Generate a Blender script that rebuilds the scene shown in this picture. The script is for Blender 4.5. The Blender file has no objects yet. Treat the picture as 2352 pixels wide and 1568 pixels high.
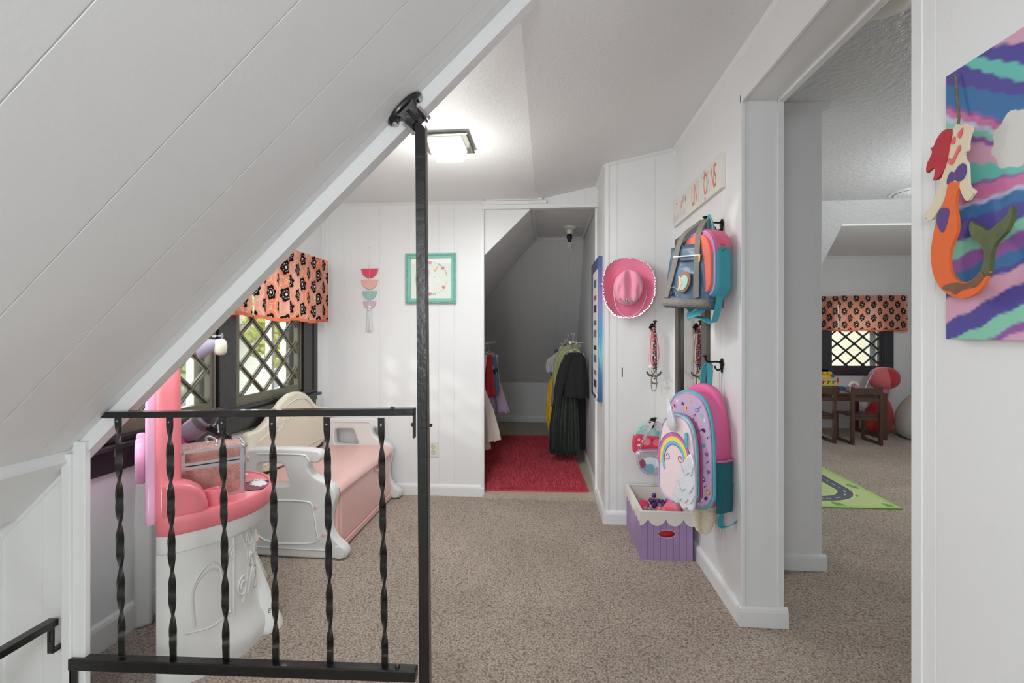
import bpy, bmesh, math, random
import numpy as np
from mathutils import Vector, Matrix, Euler

random.seed(7); rng = np.random.default_rng(7)
SC = bpy.context.scene
COL = SC.collection
R = math.radians

# ------------------------------------------------------------------ camera, sky, sun, added fill lights, exposure
YAW = math.atan(79 / 1060); EYE = 1.15; FPX = 1060.0
cam_d = bpy.data.cameras.new('camera'); cam = bpy.data.objects.new('camera', cam_d); COL.objects.link(cam)
cam_d.sensor_width = 36; cam_d.lens = FPX / 2352 * 36; cam_d.shift_y = -19 / 2352; cam_d.clip_start = .02
cam.location = (0, 0, EYE); cam.rotation_euler = (R(90), 0, YAW)
SC.camera = cam

W = bpy.data.worlds.new('sky'); SC.world = W; W.use_nodes = True
wn = W.node_tree.nodes; wl = W.node_tree.links
bg = wn['Background']; bg.inputs[0].default_value = (.95, .98, 1, 1); bg.inputs[1].default_value = 2.1

SC.view_settings.view_transform = 'Standard'; SC.view_settings.look = 'None'
SC.view_settings.gamma = 1; SC.view_settings.use_curve_mapping = False
SC.view_settings.exposure = 0.9

def area(name, loc, rot, sx, sy, power, col=(1, 1, 1)):
    d = bpy.data.lights.new(name, 'AREA'); d.shape = 'RECTANGLE'; d.size = sx; d.size_y = sy
    d.energy = power; d.color = col
    o = bpy.data.objects.new(name, d); COL.objects.link(o); o.location = loc; o.rotation_euler = rot
    return o
sun_d = bpy.data.lights.new('sun', 'SUN'); sun_d.energy = 0.5; sun_d.angle = R(3); sun_d.color = (1, .95, .86)
sun = bpy.data.objects.new('sun', sun_d); COL.objects.link(sun)
sun.rotation_euler = Vector((1.0, .70, -.42)).to_track_quat('-Z', 'Y').to_euler()
hl = bpy.data.lights.new('hall_fill', 'POINT'); hl.energy = 21.5; hl.shadow_soft_size = .22; hl.color = (.93, .965, 1)  # added fill light hanging free behind the camera, stands for no fixture
hlo = bpy.data.objects.new('hall_fill', hl); COL.objects.link(hlo); hlo.location = (-.45, -.75, 1.3)
pl_ = bpy.data.lights.new('playroom_fill', 'POINT'); pl_.energy = 22; pl_.shadow_soft_size = .2; pl_.color = (.94, .97, 1)  # added fill light in the middle of the playroom, no fixture there
plo = bpy.data.objects.new('playroom_fill', pl_); COL.objects.link(plo); plo.location = (2.9, 2.9, 1.75)

# ------------------------------------------------------------------ small maths
cs, sn = math.cos(YAW), math.sin(YAW)
def ray(px, py):
    a = (px - 1176) / FPX; b = -(py - 765) / FPX
    return (a * cs - sn, a * sn + cs, b)
def onX(px, py, x):
    r = ray(px, py); t = x / r[0]; return Vector((x, r[1] * t, EYE + r[2] * t))
def onY(px, py, y):
    r = ray(px, py); t = y / r[1]; return Vector((r[0] * t, y, EYE + r[2] * t))
def onZ(px, py, z=0):
    r = ray(px, py); t = (z - EYE) / r[2]; return Vector((r[0] * t, r[1] * t, z))
def lin(c):
    c = c / 255 if c > 1.0001 else c
    return c / 12.92 if c <= .04045 else ((c + .055) / 1.055) ** 2.4
def rgb(*c): return tuple(lin(v) for v in (c if len(c) == 3 else c[0]))
def lerp(a, b, t): return tuple(x + (y - x) * t for x, y in zip(a, b))
def sstep(a, b, x):
    t = min(1, max(0, (x - a) / (b - a))); return t * t * (3 - 2 * t)

# ------------------------------------------------------------------ materials
MATS = {}
def mat(name, col, rough=.5, metal=0, bump=None, var=0, vs=8, coat=0, sub=0, spec=.5, emit=None, es=0, vcol=False, stretch=None, sheen=0):
    if name in MATS: return MATS[name]
    m = bpy.data.materials.new(name); m.use_nodes = True; MATS[name] = m
    nt = m.node_tree; n = nt.nodes; l = nt.links; b = n['Principled BSDF']
    c = rgb(col); b.inputs['Base Color'].default_value = (*c, 1)
    b.inputs['Roughness'].default_value = rough; b.inputs['Metallic'].default_value = metal
    b.inputs['Coat Weight'].default_value = coat; b.inputs['Specular IOR Level'].default_value = spec
    b.inputs['Sheen Weight'].default_value = sheen
    tc = n.new('ShaderNodeTexCoord'); src = tc.outputs['Object']
    if stretch:
        mp = n.new('ShaderNodeMapping'); mp.inputs['Scale'].default_value = stretch
        l.new(src, mp.inputs[0]); src = mp.outputs[0]
    if vcol:
        a = n.new('ShaderNodeAttribute'); a.attribute_name = 'Col'; base = a.outputs['Color']
        l.new(base, b.inputs['Base Color'])
    if var:
        nz = n.new('ShaderNodeTexNoise'); nz.inputs['Scale'].default_value = vs; nz.inputs['Detail'].default_value = 5
        l.new(src, nz.inputs['Vector'])
        mx = n.new('ShaderNodeMix'); mx.data_type = 'RGBA'; mx.blend_type = 'MULTIPLY'; mx.inputs[0].default_value = 1
        mr = n.new('ShaderNodeMapRange'); mr.inputs[1].default_value = .3; mr.inputs[2].default_value = .7
        mr.inputs[3].default_value = 1 - var; mr.inputs[4].default_value = 1 + var * .5
        l.new(nz.outputs[0], mr.inputs[0]); l.new(mr.outputs[0], mx.inputs[7])
        if vcol: l.new(base, mx.inputs[6])
        else: mx.inputs[6].default_value = (*c, 1)
        l.new(mx.outputs[2], b.inputs['Base Color'])
    if bump:
        sc_, st, kind = bump
        if kind == 'v':
            t = n.new('ShaderNodeTexVoronoi'); t.inputs['Scale'].default_value = sc_; o = t.outputs['Distance']
        elif kind == 'w':
            t = n.new('ShaderNodeTexWave'); t.inputs['Scale'].default_value = sc_; t.inputs['Distortion'].default_value = 1.5; o = t.outputs[1]
        else:
            t = n.new('ShaderNodeTexNoise'); t.inputs['Scale'].default_value = sc_; t.inputs['Detail'].default_value = 4; o = t.outputs[0]
        l.new(src, t.inputs['Vector'])
        bp = n.new('ShaderNodeBump'); bp.inputs['Strength'].default_value = st; bp.inputs['Distance'].default_value = .01
        l.new(o, bp.inputs['Height']); l.new(bp.outputs[0], b.inputs['Normal'])
    if emit:
        b.inputs['Emission Color'].default_value = (*rgb(emit), 1); b.inputs['Emission Strength'].default_value = es
    return m

def carpet_mat(name, c1, c2, scale, strength):
    m = bpy.data.materials.new(name); m.use_nodes = True
    nt = m.node_tree; n = nt.nodes; l = nt.links; b = n['Principled BSDF']
    b.inputs['Roughness'].default_value = .95; b.inputs['Specular IOR Level'].default_value = .1
    b.inputs['Sheen Weight'].default_value = .15
    tc = n.new('ShaderNodeTexCoord')
    nz = n.new('ShaderNodeTexNoise'); nz.inputs['Scale'].default_value = scale; nz.inputs['Detail'].default_value = 6; nz.inputs['Roughness'].default_value = .7
    n2 = n.new('ShaderNodeTexNoise'); n2.inputs['Scale'].default_value = 2.3; n2.inputs['Detail'].default_value = 3
    vo = n.new('ShaderNodeTexVoronoi'); vo.inputs['Scale'].default_value = scale * 1.1
    for t in (nz, n2, vo): l.new(tc.outputs['Object'], t.inputs['Vector'])
    ad = n.new('ShaderNodeMath'); ad.operation = 'SUBTRACT'; l.new(nz.outputs[0], ad.inputs[0])
    sc2 = n.new('ShaderNodeMath'); sc2.operation = 'MULTIPLY'; sc2.inputs[1].default_value = .45; l.new(vo.outputs['Distance'], sc2.inputs[0]); l.new(sc2.outputs[0], ad.inputs[1])
    mr = n.new('ShaderNodeMapRange'); mr.inputs[1].default_value = .02; mr.inputs[2].default_value = .48; l.new(ad.outputs[0], mr.inputs[0])
    mx = n.new('ShaderNodeMix'); mx.data_type = 'RGBA'; mx.inputs[6].default_value = (*rgb(c1), 1); mx.inputs[7].default_value = (*rgb(c2), 1)
    l.new(mr.outputs[0], mx.inputs[0])
    m2 = n.new('ShaderNodeMix'); m2.data_type = 'RGBA'; m2.blend_type = 'MULTIPLY'; m2.inputs[0].default_value = 1
    r2 = n.new('ShaderNodeMapRange'); r2.inputs[1].default_value = .35; r2.inputs[2].default_value = .65; r2.inputs[3].default_value = .88; r2.inputs[4].default_value = 1.06
    l.new(n2.outputs[0], r2.inputs[0]); l.new(mx.outputs[2], m2.inputs[6]); l.new(r2.outputs[0], m2.inputs[7]); l.new(m2.outputs[2], b.inputs['Base Color'])
    bp = n.new('ShaderNodeBump'); bp.inputs['Strength'].default_value = strength; bp.inputs['Distance'].default_value = .012
    l.new(ad.outputs[0], bp.inputs['Height']); l.new(bp.outputs[0], b.inputs['Normal'])
    return m

def glass_mat():
    m = bpy.data.materials.new('window_glass'); m.use_nodes = True
    nt = m.node_tree; n = nt.nodes; l = nt.links; n.remove(n['Principled BSDF'])
    tr = n.new('ShaderNodeBsdfTransparent'); tr.inputs[0].default_value = (.95, .97, .96, 1)
    gl = n.new('ShaderNodeBsdfGlossy'); gl.inputs['Roughness'].default_value = .02
    mx = n.new('ShaderNodeMixShader'); mx.inputs[0].default_value = .05; l.new(tr.outputs[0], mx.inputs[1]); l.new(gl.outputs[0], mx.inputs[2])
    l.new(mx.outputs[0], n['Material Output'].inputs[0]); return m

M_wall = mat('white_panel_paint', (235, 236, 236), .42, bump=(90, .05, 'n'), var=.03, vs=2)
M_back = mat('groove_paint', (222, 222, 221), .6)
M_ceil = mat('ceiling_paint', (238, 239, 240), .55, bump=(70, .22, 'n'))
M_ceil2 = mat('rough_ceiling_paint', (206, 207, 207), .38, bump=(38, .75, 'n'))
M_trim = mat('trim_paint', (234, 235, 235), .35, bump=(25, .06, 'n'))
M_floor = carpet_mat('beige_carpet', (130, 112, 96), (234, 217, 200), 125, .9)
M_floor2 = mat('cream_flat_carpet', (196, 186, 168), .95, bump=(160, .4, 'n'), var=.1, vs=30)
M_glass = glass_mat()
M_olive = mat('dark_olive_paint', (104, 100, 84), .3, var=.12, vs=14, bump=(30, .15, 'n'), stretch=(1, 1, .25))
M_dark = mat('black_brown_paint', (44, 42, 42), .25, bump=(25, .08, 'n'))
M_wdark = mat('charcoal_paint', (52, 53, 60), .3)
M_iron = mat('black_iron', (13, 13, 13), .3, bump=(60, .15, 'n'), coat=.3)
M_steel = mat('steel', (190, 190, 188), .25, 1)
M_blackmetal = mat('aged_black_metal', (26, 25, 24), .35, .6)
VC = mat('printed_cloth', (255, 255, 255), .8, vcol=True, bump=(300, .12, 'n'))
VCP = mat('printed_plastic', (255, 255, 255), .35, vcol=True)
VCPAINT = mat('brushed_acrylic', (255, 255, 255), .55, vcol=True, bump=(45, .08, 'n'), spec=.3)

# ------------------------------------------------------------------ geometry: each returns (verts, faces)
def G_box(x0, x1, y0, y1, z0, z1):
    v = [(x, y, z) for z in (z0, z1) for y in (y0, y1) for x in (x0, x1)]
    return v, [(0, 2, 3, 1), (4, 5, 7, 6), (0, 1, 5, 4), (2, 6, 7, 3), (0, 4, 6, 2), (1, 3, 7, 5)]
def G_prism(poly, o, u, v, n, d0, d1):
    o, u, v, n = map(Vector, (o, u, v, n)); k = len(poly)
    vs = [tuple(o + u * p[0] + v * p[1] + n * d) for d in (d0, d1) for p in poly]
    return vs, [tuple(range(k))[::-1], tuple(range(k, 2 * k))] + [(i, (i + 1) % k, k + (i + 1) % k, k + i) for i in range(k)]
def G_tube(path, r, n=8, closed=False, cap=True, flat=None):
    P = [Vector(p) for p in path]; K = len(P); vs = []; fs = []
    rr = r if isinstance(r, (list, tuple)) else [r] * K
    up = Vector((0, 0, 1)); prev = None
    for i, p in enumerate(P):
        a = P[(i - 1) % K] if (i or closed) else p; b = P[(i + 1) % K] if (i < K - 1 or closed) else p
        t = (b - a).normalized() if (b - a).length > 1e-9 else Vector((0, 0, 1))
        if prev is None:
            ref = up if abs(t.z) < .9 else Vector((1, 0, 0)); s = t.cross(ref).normalized()
        else:
            s = prev - t * prev.dot(t); s = s.normalized() if s.length > 1e-6 else t.orthogonal().normalized()
        prev = s; w = t.cross(s)
        for k in range(n):
            an = 2 * math.pi * k / n
            vs.append(tuple(p + s * math.cos(an) * rr[i] + w * math.sin(an) * rr[i] * (flat or 1)))
    m = K if closed else K - 1
    for i in range(m):
        for k in range(n):
            a = i * n + k; b = i * n + (k + 1) % n; c = ((i + 1) % K) * n + (k + 1) % n; d = ((i + 1) % K) * n + k
            fs.append((a, b, c, d))
    if cap and not closed:
        fs.append(tuple(range(n))[::-1]); fs.append(tuple((K - 1) * n + k for k in range(n)))
    return vs, fs
def G_strap(path, w, t, side):
    """flat strap: path of points, width along side vector (or list), thickness t"""
    P = [Vector(p) for p in path]; K = len(P); vs = []; fs = []
    for i, p in enumerate(P):
        a = P[max(i - 1, 0)]; b = P[min(i + 1, K - 1)]; tg = (b - a).normalized()
        sd = Vector(side[i] if isinstance(side, list) else side); sd = (sd - tg * sd.dot(tg)).normalized(); nn = tg.cross(sd)
        for q in ((-1, -1), (1, -1), (1, 1), (-1, 1)): vs.append(tuple(p + sd * q[0] * w / 2 + nn * q[1] * t / 2))
    for i in range(K - 1):
        for k in range(4):
            a = i * 4 + k; b = i * 4 + (k + 1) % 4; fs.append((a, b, b + 4, a + 4))
    fs += [(3, 2, 1, 0), tuple(4 * (K - 1) + k for k in range(4))]
    return vs, fs
def G_lathe(prof, n=24, o=(0, 0, 0)):
    vs = []; fs = []; K = len(prof)
    for r, z in prof:
        for k in range(n):
            a = 2 * math.pi * k / n; vs.append((o[0] + r * math.cos(a), o[1] + r * math.sin(a), o[2] + z))
    for i in range(K - 1):
        for k in range(n): fs.append((i * n + k, i * n + (k + 1) % n, (i + 1) * n + (k + 1) % n, (i + 1) * n + k))
    fs.append(tuple(range(n))[::-1]); fs.append(tuple((K - 1) * n + k for k in range(n)))
    return vs, fs
def G_ball(c, rx, ry=None, rz=None, n=16, m=10, e=1.0):
    ry = ry or rx; rz = rz or rx; vs = []; fs = []
    sg = lambda x: math.copysign(abs(x) ** e, x)
    vs.append((c[0], c[1], c[2] - rz))
    for i in range(1, m):
        p = -math.pi / 2 + math.pi * i / m
        for k in range(n):
            a = 2 * math.pi * k / n
            vs.append((c[0] + rx * sg(math.cos(p)) * sg(math.cos(a)), c[1] + ry * sg(math.cos(p)) * sg(math.sin(a)), c[2] + rz * sg(math.sin(p))))
    vs.append((c[0], c[1], c[2] + rz)); L = len(vs) - 1
    for k in range(n): fs.append((0, 1 + (k + 1) % n, 1 + k)); fs.append((L, 1 + (m - 2) * n + k, 1 + (m - 2) * n + (k + 1) % n))
    for i in range(m - 2):
        for k in range(n):
            a = 1 + i * n + k; b = 1 + i * n + (k + 1) % n; fs.append((a, b, b + n, a + n))
    return vs, fs
def G_grid(nu, nv, f):
    vs = [tuple(f(i / nu, j / nv)) for j in range(nv + 1) for i in range(nu + 1)]
    fs = [(j * (nu + 1) + i, j * (nu + 1) + i + 1, (j + 1) * (nu + 1) + i + 1, (j + 1) * (nu + 1) + i) for j in range(nv) for i in range(nu)]
    return vs, fs
def G_loft(rings, capb=True, capt=True):
    n = len(rings[0]); vs = [tuple(p) for r in rings for p in r]; fs = []
    for i in range(len(rings) - 1):
        for k in range(n): fs.append((i * n + k, i * n + (k + 1) % n, (i + 1) * n + (k + 1) % n, (i + 1) * n + k))
    if capb: fs.append(tuple(range(n))[::-1])
    if capt: fs.append(tuple((len(rings) - 1) * n + k for k in range(n)))
    return vs, fs
def G_tf(g, mtx):
    return [tuple(mtx @ Vector(v)) for v in g[0]], g[1]
def frame_mtx(o, u, v, n):
    m = Matrix((Vector(u), Vector(v), Vector(n))).transposed().to_4x4(); m.translation = Vector(o); return m
def join(*gs):
    vs = []; fs = []
    for v, f in gs:
        k = len(vs); vs += list(v); fs += [tuple(i + k for i in q) for q in f]
    return vs, fs
def G_plate(outlines, depth, bevel=0, res=2):
    """flat shape with holes in local xy, thickness along z (centred), rounded rims"""
    cu = bpy.data.curves.new('tmp', 'CURVE'); cu.dimensions = '2D'; cu.fill_mode = 'BOTH'
    cu.extrude = max(depth / 2 - bevel, 0); cu.bevel_depth = bevel; cu.bevel_resolution = res; cu.offset = -bevel
    for o in outlines:
        s = cu.splines.new('POLY'); s.points.add(len(o) - 1); s.use_cyclic_u = True
        for p, q in zip(s.points, o): p.co = (q[0], q[1], 0, 1)
    return _from_curve(cu)
def _from_curve(cu):
    ob = bpy.data.objects.new('tmp', cu); COL.objects.link(ob)
    dg = bpy.context.evaluated_depsgraph_get(); dg.update()
    me = ob.evaluated_get(dg).to_mesh()
    g = ([tuple(v.co) for v in me.vertices], [tuple(p.vertices) for p in me.polygons])
    ob.evaluated_get(dg).to_mesh_clear(); bpy.data.objects.remove(ob); bpy.data.curves.remove(cu)
    return g
def G_text(s, size, depth, xs=1):
    cu = bpy.data.curves.new('tmp', 'FONT'); cu.body = s; cu.size = size; cu.extrude = depth / 2; cu.align_x = 'LEFT'; cu.resolution_u = 3
    v, f = _from_curve(cu); return [(a * xs, b, c) for a, b, c in v], f
def smooth_poly(pts, it=2):
    for _ in range(it):
        q = []
        for i in range(len(pts)):
            a, b = pts[i], pts[(i + 1) % len(pts)]
            q += [(a[0] * .75 + b[0] * .25, a[1] * .75 + b[1] * .25), (a[0] * .25 + b[0] * .75, a[1] * .25 + b[1] * .75)]
        pts = q
    return pts
def spline(pts, n=6):
    P = [Vector(p) for p in pts]; out = []
    for i in range(len(P) - 1):
        p0 = P[max(i - 1, 0)]; p1 = P[i]; p2 = P[i + 1]; p3 = P[min(i + 2, len(P) - 1)]
        for k in range(n):
            t = k / n
            out.append(.5 * ((2 * p1) + (p2 - p0) * t + (2 * p0 - 5 * p1 + 4 * p2 - p3) * t * t + (3 * p1 - p0 - 3 * p2 + p3) * t ** 3))
    out.append(P[-1]); return out
def clip(poly, axis, lo, hi):
    for s, lim in ((1, lo), (-1, -hi)):
        out = []
        for i in range(len(poly)):
            a, b = poly[i], poly[(i + 1) % len(poly)]; da = s * a[axis] - lim; db = s * b[axis] - lim
            if da >= 0: out.append(a)
            if (da >= 0) != (db >= 0):
                t = da / (da - db); out.append((a[0] + (b[0] - a[0]) * t, a[1] + (b[1] - a[1]) * t))
        poly = out
        if len(poly) < 3: return []
    return poly

# ------------------------------------------------------------------ objects
def thing(name, label, cat, loc, rz=0, group=None, rot=None):
    o = bpy.data.objects.new(name, None); COL.objects.link(o); o.empty_display_size = .05
    o.location = loc; o.rotation_euler = rot or (0, 0, rz)
    if label: o['label'] = label
    if cat: o['category'] = cat
    if group: o['group'] = group
    return o
def mk(name, g, m, parent=None, smooth=30, bevel=0, seg=2, world=False, kind=None, label=None, cat=None, group=None, col=None, solid=0, sub=0, keep=False):
    vs, fs = g
    if parent is not None:          # coordinates are given in the thing's own frame (or the world's)
        ch = []; p = parent
        while p is not None: ch.append(p); p = p.parent
        if not world and ch[-1].type == 'EMPTY': ch.pop()
        mt = Matrix.Identity(4)
        for p in ch: mt = Matrix.LocRotScale(p.location, p.rotation_euler, p.scale) @ mt
        inv = mt.inverted(); vs = [tuple(inv @ Vector(v)) for v in vs]
    loc = Vector((0, 0, 0))
    if not keep:
        a = np.array(vs); lo, hi = a.min(0), a.max(0); loc = Vector(((lo[0] + hi[0]) / 2, (lo[1] + hi[1]) / 2, lo[2]))
        vs = (a - np.array(loc)).tolist()
    me = bpy.data.meshes.new(name); me.from_pydata(vs, [], fs); me.update()
    bm = bmesh.new(); bm.from_mesh(me); bmesh.ops.recalc_face_normals(bm, faces=bm.faces); bm.to_mesh(me); bm.free()
    if smooth is not None:
        me.polygons.foreach_set('use_smooth', [True] * len(me.polygons))
        if smooth < 180: me.set_sharp_from_angle(angle=R(smooth))
    me.materials.append(m)
    if col is not None:
        at = me.color_attributes.new('Col', 'FLOAT_COLOR', 'POINT'); a = np.ones((len(vs), 4)); a[:, :3] = np.array(col)[:, :3]
        at.data.foreach_set('color', a.ravel())
    o = bpy.data.objects.new(name, me); COL.objects.link(o); o.location = loc
    if parent is not None: o.parent = parent
    if bevel:
        b = o.modifiers.new('bevel', 'BEVEL'); b.width = bevel; b.segments = seg; b.limit_method = 'ANGLE'; b.angle_limit = R(40); b.harden_normals = False
    if solid:
        s = o.modifiers.new('solid', 'SOLIDIFY'); s.thickness = solid; s.offset = 0
    if sub:
        s = o.modifiers.new('sub', 'SUBSURF'); s.levels = sub; s.render_levels = sub
    if kind: o['kind'] = kind
    if label: o['label'] = label
    if cat: o['category'] = cat
    if group: o['group'] = group
    return o
def copy_tree(o, parent=None):
    c = o.copy(); COL.objects.link(c); c.parent = parent
    for ch in list(o.children): copy_tree(ch, c)
    return c
def colgrid(nu, nv, f, cf):
    """grid with a colour per vertex; cf(u,v)->linear rgb"""
    g = G_grid(nu, nv, f); col = [cf(i / nu, j / nv) for j in range(nv + 1) for i in range(nu + 1)]
    return g, col

def paneled(name, polys, o, u, v, n, grooves, th=.06, kind='structure', m=None, gw=.0022, gd=.0015):
    """wall: one backing + separate boards between the grooves. polys = convex (u,v) outlines, face plane at o"""
    m = m or M_wall
    back = join(*[G_prism(p, o, u, v, n, -gd - th, -gd) for p in polys])
    w = mk(name, back, M_back, smooth=None, kind=kind)
    us = [p[0] for q in polys for p in q]; g = [min(us) - gw] + [x for x in sorted(grooves) if min(us) + .01 < x < max(us) - .01] + [max(us) + gw]
    for a, b in zip(g[:-1], g[1:]):
        pcs = [c for c in (clip(list(p), 0, a + gw / 2, b - gw / 2) for p in polys) if len(c) > 2]
        if pcs: mk('panel', join(*[G_prism(c, o, u, v, n, -gd - .0005, 0) for c in pcs]), m, w, smooth=None, bevel=.0007 if len(pcs) == 1 else 0, seg=1, world=True)
    return w
def rect(a, b, c, d): return [(a, c), (b, c), (b, d), (a, d)]
def grange(a, b, seed=0):
    """random-plank groove positions"""
    r = random.Random(seed); x = a; out = []
    while x < b:
        x += r.choice((.055, .11, .11, .155, .205)); out.append(x)
    return out
# ================================================================== THE SETTING
WX = -1.615; RX = .77; YB = 3.235; YH = 2.83; YR = 1.25; CXR = .355
Z1 = 2.082; Z2 = 2.262; HD = 2.085          # low ceiling, ceiling at the right wall, head of the wide opening
ex, ey, ez = (1, 0, 0), (0, 1, 0), (0, 0, 1)

# floor: L-shaped round the stairwell, then the playroom
mk('floor', join(G_box(-1.7, 4.6, 1.2, 6.0, -.25, 0), G_box(-.25, 4.6, -1.4, 1.2, -.25, 0)), M_floor, smooth=None, kind='structure', keep=True)
mk('floor', G_box(-1.5, .36, 3.225, 6.0, -.01, .02), M_floor2, smooth=None, kind='structure')
# ragged edge where the cream closet carpet stops
e = []
for i in range(46):
    x = -.445 + i * .0172
    e.append(G_box(x, x + .016, 3.19 + rng.uniform(-.008, .006), 3.228, -.002, .016 + rng.uniform(-.003, .003)))
mk('trim_1', join(*e), M_floor2, smooth=None, kind='structure')

# back wall (behind the unicorn picture) and the piece over the closet door
gb = [-1.566, -1.459, -1.349, -1.194, -.978, -.763, -.653]
paneled('wall_back', [rect(WX - .02, -.455, 0, Z1 + .03), [(-.455, 2.045), (.36, 2.045), (.36, 2.22), (-.07, Z1 + .03), (-.455, Z1 + .03)]],
        (0, YB, 0), ex, ez, (0, -1, 0), gb + [.16, .27], th=.09)
# wall with the hat, Y = 2.83
paneled('wall_back', [rect(CXR, RX + .1, 0, 2.3)], (0, YH, 0), ex, ez, (0, -1, 0), [.428, .652], th=.03)
# closet right wall runs on from the hat wall
paneled('wall_right', [rect(YH + .006, 6.0, 0, 2.3)], (CXR, 0, 0), ey, ez, (-1, 0, 0), [2.93, 2.97, 3.06, 3.1, 3.28, 3.33, 3.4, 3.56, 3.7, 3.86, 4.1, 4.3], th=.05)
# right wall with sign and mirror; the head over the opening; the near piece with the canvas
gr = [2.08, 2.2, 2.36, 2.53, 2.7]
paneled('wall_right', [rect(1.91, YH + .02, 0, 2.32), rect(1.032, 1.91, HD, 2.32), ],
        (RX, 0, 0), ey, ez, (-1, 0, 0), gr, th=.15)
paneled('wall_right', [rect(-1.4, 1.032, 0, 2.32)], (RX, 0, 0), ey, ez, (-1, 0, 0), [.975, .72, .55, .3, 0, -.3], th=.15, gw=.0009, gd=.0009)
# playroom stub wall and closet side
paneled('wall_back', [rect(.925, 1.335, 0, 2.3)], (0, 2.35, 0), ex, ez, (0, -1, 0), [1.3], th=.04)
paneled('wall_right', [rect(2.352, 6.0, 0, 2.3)], (1.335, 0, 0), ey, ez, (1, 0, 0), [2.6, 2.9, 3.2, 3.6], th=.04)
# window wall
def holed(a, b, c, d, h0, h1, k0, k1):       # rectangle with a window hole as convex pieces
    return [rect(a, h0, c, d), rect(h1, b, c, d), rect(h0, h1, c, k0), rect(h0, h1, k1, d)]
WY0, WY1, WZ0, WZ1 = 1.42, 3.02, .76, 1.60
paneled('wall_left', holed(1.25, YB + .05, 0, Z1 + .03, WY0, WY1, WZ0, WZ1), (WX, 0, 0), ey, ez, ex, [1.72, 2.0, 2.3, 3.2], th=.12)
# stairwell wall in the railing plane, its end post, and the wall going down
stair = [(-3.0, -1.2), (-1.40, -1.2), (-1.40, .80), (-3.0, -.8)]
paneled('wall_back', [[(-3.0, -1.2), (-1.40, -1.2), (-1.40, .815), (-3.0, -.785)]], (0, 1.26, 0), ex, ez, (0, -1, 0), [-1.49, -1.62, -1.9, -2.2], th=.05)
mk('trim_2', join(G_box(-1.402, -1.373, 1.235, 1.262, -1.2, .80), G_box(-1.374, -1.336, 1.243, 1.262, -1.2, .835)), M_trim, smooth=None, bevel=.003, kind='structure')
# fascia of the floor edge at the stairwell
mk('trim_3', G_box(-1.336, -.25, 1.17, 1.2, -.3, -.002), M_trim, smooth=None, kind='structure')

# the end of the hall behind, closing the stair side
mk('wall_front', join(G_box(-3.2, RX + .2, -1.46, -1.4, -1.3, 2.35)), M_wall, smooth=None, kind='structure')
mk('wall_front', G_box(RX + .16, 4.6, -.66, -.6, 0, 2.33), M_wall, smooth=None, kind='structure')
mk('wall_left', G_box(-3.2, -3.15, -1.4, 1.3, -1.3, .2), M_wall, smooth=None, kind='structure')
mk('floor', G_box(-3.2, -.25, -1.4, 1.26, -1.3, -1.2), M_floor, smooth=None, kind='structure')
# sloping stair ceiling: boards running up the slope, 45 degrees, ends in the railing plane
SX0, SZ0 = -1.281, .916
sl = math.sqrt(.5)
def slope_z(x): return SZ0 + (x - SX0) * (2.055 - .916) / (1.181)
ang = math.atan2(2.055 - .916, 1.181); su = (math.cos(ang), 0, math.sin(ang)); snn = (math.sin(ang), 0, -math.cos(ang))
sw = paneled('ceiling', [rect(-1.6, YR + .005, -2.7, 1.75)], (SX0, 0, SZ0), ey, su, snn, [-.1, .245, .365, .56, .78, .975, 1.16, 1.225], th=.03)
# lighter fascia strip closing the end of the slope
mk('trim_4', G_prism([(-1.62, .02), (-1.2, .04), (1.7, .04), (1.7, -.012), (-.17, -.012)], (SX0, YR, SZ0), su, snn, ey, .006, .045), M_trim, smooth=None, kind='structure')
# board boxed along the bottom of the slope
bx0 = onY(137, 1054, 1.258); 
mk('trim_5', G_prism([(-.43, 0), (-.155, 0), (-.168, .03), (-.43, .03)], (SX0, 0, SZ0), su, snn, ey, -1.4, 1.257), M_trim, smooth=None, bevel=.002, kind='structure')
mk('trim_6', G_prism([(-1.2, 0), (-.44, 0), (-.44, .016), (-1.2, .016)], (SX0, 0, SZ0), su, snn, ey, 1.235, 1.258), M_trim, smooth=None, kind='structure')

# ceilings
XC = -.075
mk('ceiling', G_prism([(WX - .05, Z1), (XC, Z1), (RX + .02, Z2), (RX + .02, Z2 + .06), (WX - .05, Z2 + .06)], (0, 0, 0), ex, ez, ey, YR + .048, YB + .02), M_ceil, smooth=None, kind='structure')
mk('ceiling', G_prism([(-.08, Z1), (XC, Z1), (RX + .02, Z2), (RX + .02, Z2 + .06), (-.08, Z2 + .06)], (0, 0, 0), ex, ez, ey, -1.4, YR + .047), M_ceil, smooth=None, kind='structure')
mk('ceiling', G_box(.92, 4.6, -.6, 4.06, 2.262, 2.33), M_ceil2, smooth=None, kind='structure')
# playroom: roof slope with the dormer cut into it
mk('ceiling', join(G_prism([(4.06, 2.262), (4.225, 2.10), (4.225, 2.2), (4.06, 2.33)], (1.3, 0, 0), ey, ez, ex, 0, 3.3),
                   G_prism([(4.225, 2.10), (5.9, .42), (5.9, .5), (4.225, 2.2)], (1.33, 0, 0), ey, ez, ex, 0, 1.245)), M_ceil2, smooth=None, kind='structure')
mk('ceiling', G_box(2.57, 4.6, 4.226, 6.0, 2.085, 2.15), M_ceil, smooth=None, kind='structure')
mk('wall_left', G_prism([(4.226, 2.10), (5.96, .42), (5.96, 2.1)], (2.55, 0, 0), ey, ez, ex, 0, .02), M_wall, smooth=None, kind='structure')
Y2 = 5.9; W2 = (3.38, 4.09, .71, 1.57)
paneled('wall_back', holed(2.5, 4.55, 0, 2.15, *W2), (0, Y2, 0), ex, ez, (0, -1, 0), [2.8, 3.0, 3.3, 3.55, 3.7, 3.93, 4.2, 4.33], th=.1)
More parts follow.
